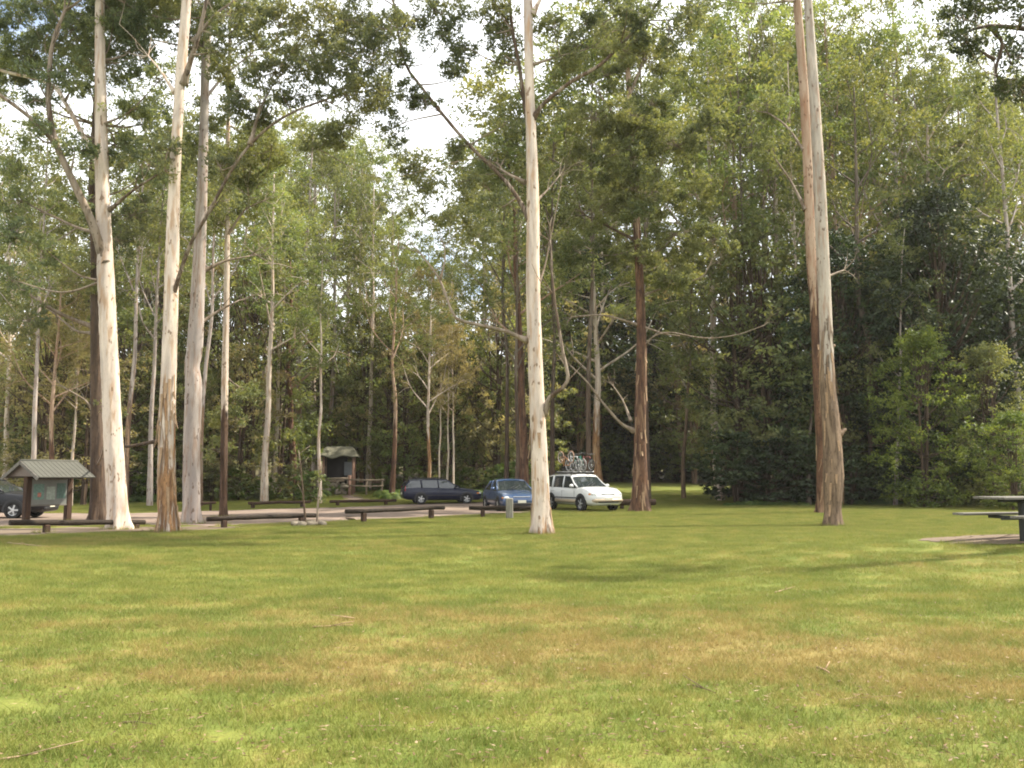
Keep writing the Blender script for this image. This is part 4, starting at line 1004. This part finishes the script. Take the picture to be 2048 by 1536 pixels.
# ------------------------------------------------------------------ cars
M['glass'] = simple('car_glass', (.02, .026, .028), .04, .9, 0, .1)
M['rubber'] = simple('tyre_rubber', (.018, .018, .018), .85, .2)
M['alloy'] = simple('wheel_alloy', (.50, .50, .49), .35, .5, .6, .1)
M['trim'] = simple('black_trim', (.02, .02, .021), .5, .4)
M['lamp'] = simple('lamp_glass', (.62, .64, .62), .08, .8, .3, .15)
M['tail'] = simple('red_lamp', (.30, .02, .018), .15, .6)
M['plate'] = simple('plate', (.62, .60, .48), .5)
M['orange'] = simple('orange_lamp', (.6, .22, .04), .2)


def car(label, pos, head, paint, kind, clad=None, cat='car', rail_=False):
    """x forward. kind: sedan or wagon or tall wagon"""
    o = empty('parked_car', pos, head, label, cat, 'cars parked in the car park')
    tall = .22 if kind == 'tall' else 0.0
    wag = kind != 'sedan'
    bt = .93 + tall * .6
    st = [(2.30, .36, .60 + tall * .6, .62), (2.24, .26, .68 + tall * .7, .76), (2.05, .22, .76 + tall * .8, .84), (1.75, .22, .83 + tall, .875), (1.35, .22, .88 + tall, .885), (.98, .22, bt, .89), (.2, .22, bt + .01, .895), (-.9, .22, bt + .03, .895),
          (-1.6, .24, bt + .05, .88), (-2.05, .26, bt + .05, .85), (-2.22, .32, bt + .02 if wag else .92, .80), (-2.30, .42, .72 if not wag else .78, .72)]
    zo = tall * .5
    def ring(x, zb, zt, w_):
        zb += zo * .6
        hp = [(0, zb), (w_ * .8, zb), (w_ * .96, zb + .07), (w_, zb + (zt - zb) * .35), (w_, zb + (zt - zb) * .62), (w_ * .975, zt - .07), (w_ * .9, zt - .015), (w_ * .55, zt + .015), (0, zt + .03)]
        return [(x, y, z) for y, z in hp] + [(x, -y, z) for y, z in hp[-2:0:-1]]
    rr = [ring(*s_) for s_ in st]; n = len(rr[0]); V = [p for r in rr for p in r]
    Fs = [(i * n + j, (i + 1) * n + j, (i + 1) * n + (j + 1) % n, i * n + (j + 1) % n) for i in range(len(rr) - 1) for j in range(n)]
    Fs += [tuple(range(n - 1, -1, -1))[::-1], tuple((len(rr) - 1) * n + j for j in range(n))[::-1]]
    body = MB().add(V, Fs, 0, True).build('body', paint, o)
    rt = 1.43 + tall
    if kind == 'sedan': gs = [(.98, bt + .015, .80), (.62, bt + .25, .74), (.22, rt - .02, .66), (-.35, rt, .66), (-.95, rt - .04, .65), (-1.3, bt + .28, .70), (-1.68, bt + .06, .74)]
    else: gs = [(.98, bt + .015, .80), (.62, bt + .25, .75), (.22, rt - .02, .67), (-.5, rt + .01, .67), (-1.5, rt - .01, .66), (-1.95, rt - .05, .64), (-2.12, bt + .25, .70), (-2.24, bt + .03, .74)]
    def gring(x, zt, wr):
        wb = .825 if x < .9 else .80; h_ = zt - bt
        hp = [(wb, bt - .03), (wb + (wr - wb) * .5, bt + h_ * .5), (wr + .02, zt - .07 * min(1, h_ / .3)), (wr - .06, zt - .012), (wr * .5, zt + .018), (0, zt + .025)]
        return [(x, y, z) for y, z in hp] + [(x, -y, z) for y, z in hp[-2::-1]]
    rr = [gring(*s_) for s_ in gs]; n = len(rr[0]); V = [p for r in rr for p in r]
    Fs = [(i * n + j, (i + 1) * n + j, (i + 1) * n + j + 1, i * n + j + 1) for i in range(len(rr) - 1) for j in range(n - 1)]
    Fs += [tuple(range(n)), tuple((len(rr) - 1) * n + j for j in range(n))]
    MB().add(V, Fs, 0, False).build('windows', M['glass'], o)
    # painted roof shell and pillars
    i0, i1 = 2, len(gs) - 3 if kind == 'sedan' else len(gs) - 3
    rp = MB(); sel = [i for i in range(i0, i1 + 1)]
    Vr = []
    for i in sel:
        for (x, y, z) in rr[i][2:-2]:
            Vr.append((x, y * 1.012, z + .014))
    k = n - 4
    rp.add(Vr, [(a * k + j, (a + 1) * k + j, (a + 1) * k + j + 1, a * k + j + 1) for a in range(len(sel) - 1) for j in range(k - 1)], 0, True)
    for s_ in (0, -1):
        P = [np.array(rr[i][1 if s_ == 0 else -2]) * .0 + np.array(rr[i][2 if s_ == 0 else -3]) for i in range(i0 + 1)]
        P[0] = np.array(rr[0][2 if s_ == 0 else -3]); rp.tube(np.array(P) + [0, 0, .01], .033, 6)
        P = [np.array(rr[i][2 if s_ == 0 else -3]) for i in range(i1, len(gs))]; rp.tube(np.array(P) + [0, 0, .005], .05 if not wag else .042, 6)
        sg = 1 if s_ == 0 else -1
        for xb, wd in (((-.28, .035), (-1.25, .05)) if wag else ((-.28, .035),)):
            rp.tube([[xb, sg * .832, bt], [xb - .02, sg * .77, bt + (rt - bt) * .5], [xb - .05, sg * .70, rt - .06]], wd, 6)
    hdr = []
    for f_ in (.72, 1.02):
        for (p_, q_) in zip(rr[1][2:-2], rr[2][2:-2]):
            v_ = np.array(p_) * (1 - f_) + np.array(q_) * f_; hdr.append((v_[0] + .012, v_[1] * 1.01, v_[2] + .014))
    rp.add(hdr, [(j, k + j, k + j + 1, j + 1) for j in range(k - 1)], 0, True)
    rp.build('roof', paint, o)
    rf = .315 + tall * .25
    for x in (1.36, -1.30):
        for s_ in (-1, 1):
            m = MB(); aa = np.linspace(-.25, PI + .25, 15); yy = s_ * .899
            Va = [(x + math.cos(a) * (rf + .075), yy, rf + math.sin(a) * (rf + .075)) for a in aa] + [(x + math.cos(a) * (rf + .075), yy - s_ * .05, rf + math.sin(a) * (rf + .075)) for a in aa]
            nA = len(aa); m.add(Va, [tuple(range(nA)), tuple(range(nA, 2 * nA))] + [(i, i + 1, nA + i + 1, nA + i) for i in range(nA - 1)])
            m.build('wheel_arch', M['trim'], o)
            wh = MB().lathe([(rf * .62, -.09), (rf * .93, -.1), (rf, -.07), (rf, .07), (rf * .93, .1), (rf * .62, .09)], 'y', (0, 0, 0), 28, 0, True, True).build('wheel', M['rubber'], o)
            wh.location = (x, s_ * .825, rf)
            ri = MB(); ri.lathe([(rf * .68, .075), (rf * .68, -.06), (rf * .58, -.065), (rf * .56, .04), (.001, .055)] if s_ < 0 else [(rf * .68, -.075), (rf * .68, .06), (rf * .58, .065), (rf * .56, -.04), (.001, -.055)], 'y', (0, 0, 0), 24)
            for q in range(5):
                a = q * 2 * PI / 5; ri.box((math.cos(a) * rf * .32, s_ * .06, math.sin(a) * rf * .32), (rf * .56, .03, .055), 0, 0, 0, False, 0, -a)
            ri.ball((0, s_ * .065, 0), (.05, .02, .05), 0, 5); ri.build('rim', M['alloy'], wh)
    zl = .60 + tall * .75
    for s_ in (-1, 1):
        MB().ball((2.13, s_ * .62, zl + .02), (.15, .19, .085), 0, 8).build('headlight', M['lamp'], o)
        MB().ball((2.02, s_ * .80, zl + .02), (.10, .06, .05), 0, 6).build('indicator', M['orange'], o)
        if wag: MB().box((-2.19, s_ * .75, bt - .05), (.1, .13, .34), 0, 0, .04, True).build('tail_light', M['tail'], o)
        else: MB().box((-2.22, s_ * .62, .78), (.1, .3, .15), 0, 0, .04, True).build('tail_light', M['tail'], o)
        m = MB(); m.ball((.72, s_ * .97, bt + .09), (.07, .11, .075), 0, 7); m.tube([[.74, s_ * .86, bt + .03], [.73, s_ * .94, bt + .07]], .025, 5); m.build('mirror', paint if kind != 'wagon' else M['trim'], o)
        for x in ((-.15, -1.1)): MB().box((x, s_ * .90, bt - .13), (.2, .035, .035), 0, 0, .01).build('door_handle', paint, o)
        m = MB()
        for x in (.82, -.30, -1.28): m.box((x, s_ * .893, .56 + zo), (.012, .01, .5))
        m.build('door_seams', M['trim'], o)
        MB().box((0, s_ * .893, .50 + zo), (2.0, .03, .05), 0, 0, .01).build('side_trim', M['trim'], o)
    g_ = MB(); g_.box((2.25, 0, zl + .0), (.07, .72, .12), 0, 0, .03)
    g_.build('grille', M['trim'], o)
    MB().box((2.285, 0, zl + .075), (.03, .78, .025), 0, 0, .008).build('grille_bar', M['alloy'], o)
    MB().box((2.29, 0, .36 + zo), (.08, 1.1, .12), 0, 0, .03).build('air_intake', M['trim'], o)
    MB().box((2.335, 0, .46 + zo), (.02, .37, .12), 0, 0, .004).build('number_plate', M['plate'], o)
    MB().box((-2.315, 0, .62 + zo), (.02, .37, .12), 0, 0, .004).build('number_plate', M['plate'], o)
    if clad:
        m = MB(); m.box((2.21, 0, .40 + zo), (.27, 1.58, .24), 0, 0, .09, True)
        m.build('front_bumper', clad, o)
        for s_ in (-1, 1): MB().box((0, s_ * .89, .36 + zo), (1.85, .06, .16), 0, 0, .03, True).build('sill', clad, o)
    m = MB()
    for s_ in (-1, 1):
        a0 = np.array([1.0, s_ * .1 - .25, bt + .03]); m.tube([a0, a0 + [-.25, .42, .18]], .012, 5)
    m.build('wiper', M['trim'], o)
    if wag:
        for s_ in (-1, 1):
            MB().tube([[.1, s_ * .60, rt + .01], [0, s_ * .6, rt + .07], [-1.5, s_ * .59, rt + .07], [-1.6, s_ * .59, rt]], .02, 6).build('roof_rail', M['trim'], o)
    return o


def head_(deg): return math.radians(deg)
pw = simple('white_paint', (.60, .60, .58), .3, .5, 0, .03, 2, 1.0)
pb = simple('blue_paint', (.025, .06, .14), .3, .5, .3, .05, 2, 1.0)
pk = simple('navy_paint', (.005, .008, .026), .35, .3, 0, .1, 2, .25)
pg = simple('charcoal_paint', (.006, .006, .008), .4, .25, 0, .1, 2, .15)
bz = simple('bronze_cladding', (.36, .29, .20), .5, .4, .2, .08)
g = ground_pt(1163, 42.3); suv = car('white station wagon carrying bicycles on its roof, facing the camera', g, head_(-90 + 27), pw, 'tall', bz)
car('blue sedan facing the camera between the wagon and the lone white gum', ground_pt(1019, 42.4), head_(-90 + 14), pb, 'sedan')
car('long dark navy station wagon parked side on in the car park', ground_pt(882, 53), head_(14), pk, 'wagon')
car('charcoal car cut by the left edge, nose behind the noticeboard', ground_pt(-26, 33), head_(3), pg, 'sedan')

# roof rack (part of the white car) and the bicycles it carries
M['bike_dark'] = simple('bike_black', (.03, .03, .03), .4, .5)
rk = MB()
for x in (.05, -1.2): rk.box((x, 0, 1.765), (.05, 1.32, .035), 0, 0, .01)
rk.build('roof_rack', M['bike_dark'], suv)
for y in (-.52, -.17, .18, .53): MB().box((-.55, y, 1.80), (1.55, .06, .03), 0, 0, .008).build('bike_tray', M['alloy'], suv)


def bicycle(label, col, inv=False, tyre=None):
    o = empty('bicycle', (0, 0, 0), 0, label, 'bicycle', 'bicycles on the roof rack')
    fm = simple('bike_paint', col, .35, .5, .2, .05, 2, .5); wr = .33
    bb_, hd, seat, rear, front = np.array([-.05, 0, .30]), np.array([.40, 0, .78]), np.array([-.24, 0, .82]), np.array([-.50, 0, wr]), np.array([.56, 0, wr])
    h2 = hd + [.045, 0, -.14]
    f = MB()
    for a, c_, r in ((bb_, h2, .026), (hd, seat + [.03, 0, -.06], .022), (bb_, seat, .022), (hd, h2, .026)): f.tube([a, c_], r, 7)
    for s_ in (-1, 1):
        f.tube([bb_ + [0, s_ * .03, 0], rear + [0, s_ * .06, 0]], .013, 6); f.tube([seat + [.03, s_ * .02, -.08], rear + [0, s_ * .06, 0]], .012, 6)
    f.build('frame', fm, o)
    f = MB()
    for s_ in (-1, 1): f.tube([h2 + [0, s_ * .05, -.02], front + [0, s_ * .055, 0]], .02, 6)
    f.box(h2 + [.0, 0, -.03], (.06, .14, .05)); f.build('fork', M['bike_dark'], o)
    f = MB(); st_ = hd + [.02, 0, .10]; f.tube([hd, st_, st_ + [.07, 0, .02]], .018, 6)
    f.tube([st_ + [.03, -.31, .06], st_ + [.07, -.1, .02], st_ + [.07, .1, .02], st_ + [.03, .31, .06]], .015, 6); f.build('handlebar', M['bike_dark'], o)
    f = MB(); f.tube([seat, seat + [-.03, 0, .14]], .015, 6); f.ball(seat + [-.02, 0, .16], (.14, .065, .035), 0, 7); f.build('saddle', M['bike_dark'], o)
    f = MB(); f.lathe([(.09, -.005), (.09, .005), (.02, .008), (.02, -.008)], 'y', bb_ + [0, -.05, 0], 16, 0, True, True); f.tube([bb_ + [0, -.07, 0], bb_ + [.12, -.08, -.1]], .012, 5); f.tube([bb_ + [0, .07, 0], bb_ + [-.12, .08, .1]], .012, 5)
    f.box(bb_ + [.12, -.13, -.1], (.09, .08, .02)); f.box(bb_ + [-.12, .13, .1], (.09, .08, .02)); f.build('crank', M['bike_dark'], o)
    for c_ in (rear, front):
        a = np.linspace(0, 2 * PI, 9)[:-1]
        w_ = MB().lathe([(wr - .025 + .028 * math.cos(q), .026 * math.sin(q)) for q in a], 'y', (0, 0, 0), 28, 0, True, True).build('wheel', tyre or M['rubber'], o); w_.location = tuple(c_)
        q_ = MB(); q_.lathe([(wr - .05, -.012), (wr - .05, .012), (wr - .068, .01), (wr - .068, -.01)], 'y', (0, 0, 0), 28, 0, True, True)
        for k in range(14): a_ = k * 2 * PI / 14; q_.tube([[0, .02 * (-1) ** k, 0], [math.cos(a_) * (wr - .06), 0, math.sin(a_) * (wr - .06)]], .0035, 4)
        q_.tube([[0, -.05, 0], [0, .05, 0]], .02, 7); q_.build('rim', M['alloy'], w_)
    return o


suv_m = Matrix.Translation(suv.location) @ Matrix.Rotation(suv.rotation_euler.z, 4, 'Z')
pale = simple('pale_tyre', (.26, .25, .23), .7)
tan_ = simple('orange_tyre', (.36, .22, .14), .7)
for i, (y, lb, col, ty, rev) in enumerate(((-.52, 'bicycle with orange frame carried upside down on the wagon roof', (.40, .19, .08), tan_, 0), (-.17, 'bicycle with white frame and pale tyres on the wagon roof', (.6, .6, .58), pale, 0),
                                       (.18, 'bicycle with green frame on the wagon roof', (.05, .22, .17), pale, 1), (.53, 'bicycle with dark red frame at the far side of the wagon roof', (.22, .06, .05), None, 0))):
    q = bicycle(lb, col, False, ty); p = suv_m @ Vector((-.55 + .1 * (i % 2), y, 1.82 if i else 2.77))
    q.scale = (.88, .88, .88); q.location = p; q.rotation_euler = (0 if i else PI, 0, suv.rotation_euler.z + (PI if rev else 0))

# ------------------------------------------------------------------ sticks, bark and fallen leaves on the lawn
def stick(label, pts, r, mat='twig', name='fallen_stick', cat='stick', flat=0, lift=.02):
    P = np.array([G(*p) for p in pts]); P[:, 2] += lift; L0 = P[0].copy(); o = MB()
    if flat:
        for k in range(flat):
            d = R.normal(0, .12, 3) * [1, .8, .15]; Q = P + d + R.normal(0, .03, P.shape) * [1, 1, .4]; Q[:, 2] = np.maximum(Q[:, 2], tz(Q[:, 0], Q[:, 1]) + .01)
            o.tube(Q, r * R.uniform(.5, 1.1), 5, 0, .1, 0, .06)
    else:
        r = r * .75; o.tube(P, np.linspace(r, r * .5, len(P)), 6, 0, .08, 0, .08)
        m_ = (P[0] + P[-1]) / 2; o.tube([P[len(P) // 2], P[len(P) // 2] + [R.normal(0, .12), R.normal(0, .12), .05]], [r * .6, r * .3], 5)
    q = o.build(name, M[mat]); q.data.transform(mat_t(-L0)); q.location = tuple(L0); return tag(q, label, cat)


stick('curled strip of pale bark lying mid lawn left of centre', [(625, 1258), (660, 1256), (705, 1254)], .014, 'barkstrip', 'bark_strip', 'bark')
stick('pale bark flake beside the curled strip mid lawn', [(690, 1236), (708, 1240)], .014, 'palestick', 'bark_strip', 'bark')
stick('dark broken twig on the near left lawn', [(245, 1452), (275, 1450), (310, 1456)], .010)
stick('thin pale twig above the dark one on the near left lawn', [(250, 1436), (285, 1432), (315, 1424)], .006, 'palestick')
stick('pale stick cut by the lower left edge of the lawn', [(-10, 1528), (40, 1520), (76, 1514)], .010, 'palestick')
stick('dark bent twig on the right of the near lawn', [(1385, 1376), (1410, 1383), (1432, 1392)], .010)
stick('brown curled leaf clump right of the bent twig', [(1635, 1340), (1650, 1345), (1660, 1352)], .015, 'barkstrip', 'bark_strip', 'bark')
stick('thin pale straw stick far right of the near lawn', [(1678, 1405), (1702, 1402), (1725, 1392)], .005, 'palestick')
stick('tan stick on the right middle lawn below the leaning pair', [(1550, 1188), (1570, 1182), (1590, 1176)], .014, 'palestick')
stick('pale straight twig on the near lawn left of centre', [(720, 1459), (760, 1458), (790, 1457)], .005, 'palestick')
stick('heap of pale fallen sticks at the left edge of the lawn', [(15, 1088), (50, 1091), (95, 1095)], .03, 'palestick')
stick('dark dead branch lying along the foot of the peeling gum', [(255, 1066), (290, 1064), (330, 1068)], .03)
feet = [G(*q)[:2] for q in ((238, 1058), (336, 1064), (382, 1048), (1084, 1068), (1666, 1052), (1280, 1023), (447, 1036))]
n = 3400; py_ = 1075 + 461 * R.uniform(0, 1, n) ** .8; px_ = R.uniform(-60, 2108, n)
dd = np.array([ray(a, b_) for a, b_ in zip(px_, py_)]); tt = -EYE / dd[:, 2]; Pl = CAM + dd * tt[:, None]; Pl[:, 2] = tz(Pl[:, 0], Pl[:, 1]) + R.uniform(.015, .04, n)
m = MB(); Fp = np.concatenate([np.column_stack([c_ + unit(R.normal(0, 1, (170, 2))) * (.25 + R.gamma(2, .22, (170, 1))), np.zeros(170)]) for c_ in feet]); Fp[:, 2] = tz(Fp[:, 0], Fp[:, 1]) + R.uniform(.015, .05, len(Fp)); Pl = np.vstack([Pl, Fp])
V_, F_ = leaf_quads(Pl, .052, .017, 0)
V_ = V_.reshape(-1, 4, 3); cz = V_[:, :, 2].mean(1, keepdims=True); V_[:, :, 2] = cz + (V_[:, :, 2] - cz) * .3
m.add(V_.reshape(-1, 3), F_); tag(m.build('fallen_leaves', M['dryleaf']), 'dry fallen gum leaves scattered over the lawn', 'leaves', None, 'stuff')


# ------------------------------------------------------------------ longer grass round feet and weeds in the lawn
tc_ = []
for c_, rr_, k in [(f_, .32, 95) for f_ in feet] + [(G(*q)[:2], .12, 24) for q in ((87, 1066), (447, 1052), (603, 1046), (722, 1043), (857, 1036), (965, 1034), (1018, 1034), (55, 1046), (137, 1045), (620, 1046))]:
    for q in range(k): a_ = R.uniform(0, 6.28); tc_.append((c_[0] + math.cos(a_) * (rr_ + R.gamma(1.5, .07)), c_[1] + math.sin(a_) * (rr_ + R.gamma(1.5, .07)), R.uniform(.06, .2)))
for q in range(900):
    py_q = 1090 + 446 * R.uniform() ** .9; g_ = G(R.uniform(-30, 2080), py_q); k = R.integers(2, 6); h_ = R.uniform(.03, .075)
    for u in range(k): tc_.append((g_[0] + R.normal(0, .06), g_[1] + R.normal(0, .06), h_))
tc_ = np.array(tc_); nb_ = 9; B0 = np.repeat(tc_, nb_, 0); B0[:, :2] += R.normal(0, .018, (len(B0), 2)); hh = B0[:, 2] * R.uniform(.5, 1.2, len(B0))
base_ = np.column_stack([B0[:, :2], tz(B0[:, 0], B0[:, 1]) - .01]); az = R.uniform(0, 6.28, len(B0)); wv = np.column_stack([np.cos(az), np.sin(az), 0 * az]) * .006
tip = base_ + np.column_stack([R.normal(0, .45, (len(B0), 2)) * hh[:, None], hh])
m = MB(); m.add(np.stack([base_ - wv / 2, base_ + wv / 2, tip], 1).reshape(-1, 3), np.arange(3 * len(B0)).reshape(-1, 3))
tag(m.build('long_grass', M['blade']), 'longer grass and weed tufts round trunk feet and over the lawn', 'grass', None, 'stuff')

# ------------------------------------------------------------------ soft air between the trees
hz = MB().box((0, 60, 21), (260, 180, 48)).build('haze', [])
hm = bpy.data.materials.new('haze_air'); hm.use_nodes = True; hm.node_tree.nodes.clear()
ho = hm.node_tree.nodes.new('ShaderNodeOutputMaterial'); hp = hm.node_tree.nodes.new('ShaderNodeVolumePrincipled')
hp.inputs['Density'].default_value = .00019; hp.inputs['Color'].default_value = (1, .97, .92, 1); hp.inputs['Anisotropy'].default_value = 0.0
hm.node_tree.links.new(hp.outputs[0], ho.inputs['Volume']); hz.data.materials.append(hm); tag(hz, 'thin pale haze hanging between the trees', 'haze', None, 'stuff')

# ------------------------------------------------------------------ light, sky, camera
SUN_AZ = math.atan2(.95, .30); SUN_EL = math.radians(51)
sd = Vector((math.sin(SUN_AZ) * math.cos(SUN_EL), math.cos(SUN_AZ) * math.cos(SUN_EL), math.sin(SUN_EL)))
sl = bpy.data.lights.new('sun', 'SUN'); sl.energy = 4.4; sl.angle = math.radians(1.0); sl.color = (1, .93, .80)
so = bpy.data.objects.new('sun', sl); C.objects.link(so); so.rotation_euler = (-sd).to_track_quat('-Z', 'Y').to_euler(); so.location = (30, 10, 40)

w = bpy.data.worlds.new('World'); bpy.context.scene.world = w; w.use_nodes = True
t = w.node_tree; t.nodes.clear()
out = t.nodes.new('ShaderNodeOutputWorld'); bg = t.nodes.new('ShaderNodeBackground'); t.links.new(bg.outputs[0], out.inputs[0])
sky = t.nodes.new('ShaderNodeTexSky'); sky.sky_type = 'NISHITA'; sky.sun_disc = False; sky.sun_elevation = SUN_EL; sky.sun_rotation = SUN_AZ
sky.air_density = 1.0; sky.dust_density = 1.5
tc = t.nodes.new('ShaderNodeTexCoord'); nz = t.nodes.new('ShaderNodeTexNoise'); nz.inputs['Scale'].default_value = 3.2; nz.inputs['Detail'].default_value = 6
mp = t.nodes.new('ShaderNodeMapping'); mp.inputs['Scale'].default_value = (1, 1, 2.2); mp.inputs['Location'].default_value = (.3, .1, .4)
t.links.new(tc.outputs['Generated'], mp.inputs[0]); t.links.new(mp.outputs[0], nz.inputs['Vector'])
mr = t.nodes.new('ShaderNodeMapRange'); mr.interpolation_type = 'SMOOTHSTEP'; mr.inputs[1].default_value = .25; mr.inputs[2].default_value = .43
t.links.new(nz.outputs['Fac'], mr.inputs[0])
mx = t.nodes.new('ShaderNodeMix'); mx.data_type = 'RGBA'; t.links.new(mr.outputs[0], mx.inputs[0]); t.links.new(sky.outputs[0], mx.inputs[6]); mx.inputs[7].default_value = (8.2, 8.4, 8.6, 1)
t.links.new(mx.outputs[2], bg.inputs[0]); bg.inputs[1].default_value = .1

cd = bpy.data.cameras.new('camera'); co = bpy.data.objects.new('camera', cd); C.objects.link(co)
cd.sensor_width = 36; cd.lens = 36 * F / 2048; cd.clip_end = 2000; cd.clip_start = .05
co.location = tuple(CAM); co.rotation_euler = (PI / 2 + PITCH, 0, 0)
S = bpy.context.scene; S.camera = co
S.view_settings.view_transform = 'Standard'; S.view_settings.look = 'None'; S.view_settings.gamma = 1.0; S.view_settings.exposure = 1.38
S.cycles.max_bounces = 8; S.cycles.diffuse_bounces = 5; S.cycles.glossy_bounces = 2; S.cycles.transmission_bounces = 5
S.cycles.sample_clamp_indirect = 6; S.cycles.filter_width = 1.9
S.cycles.use_denoising = True; S.cycles.volume_bounces = 0
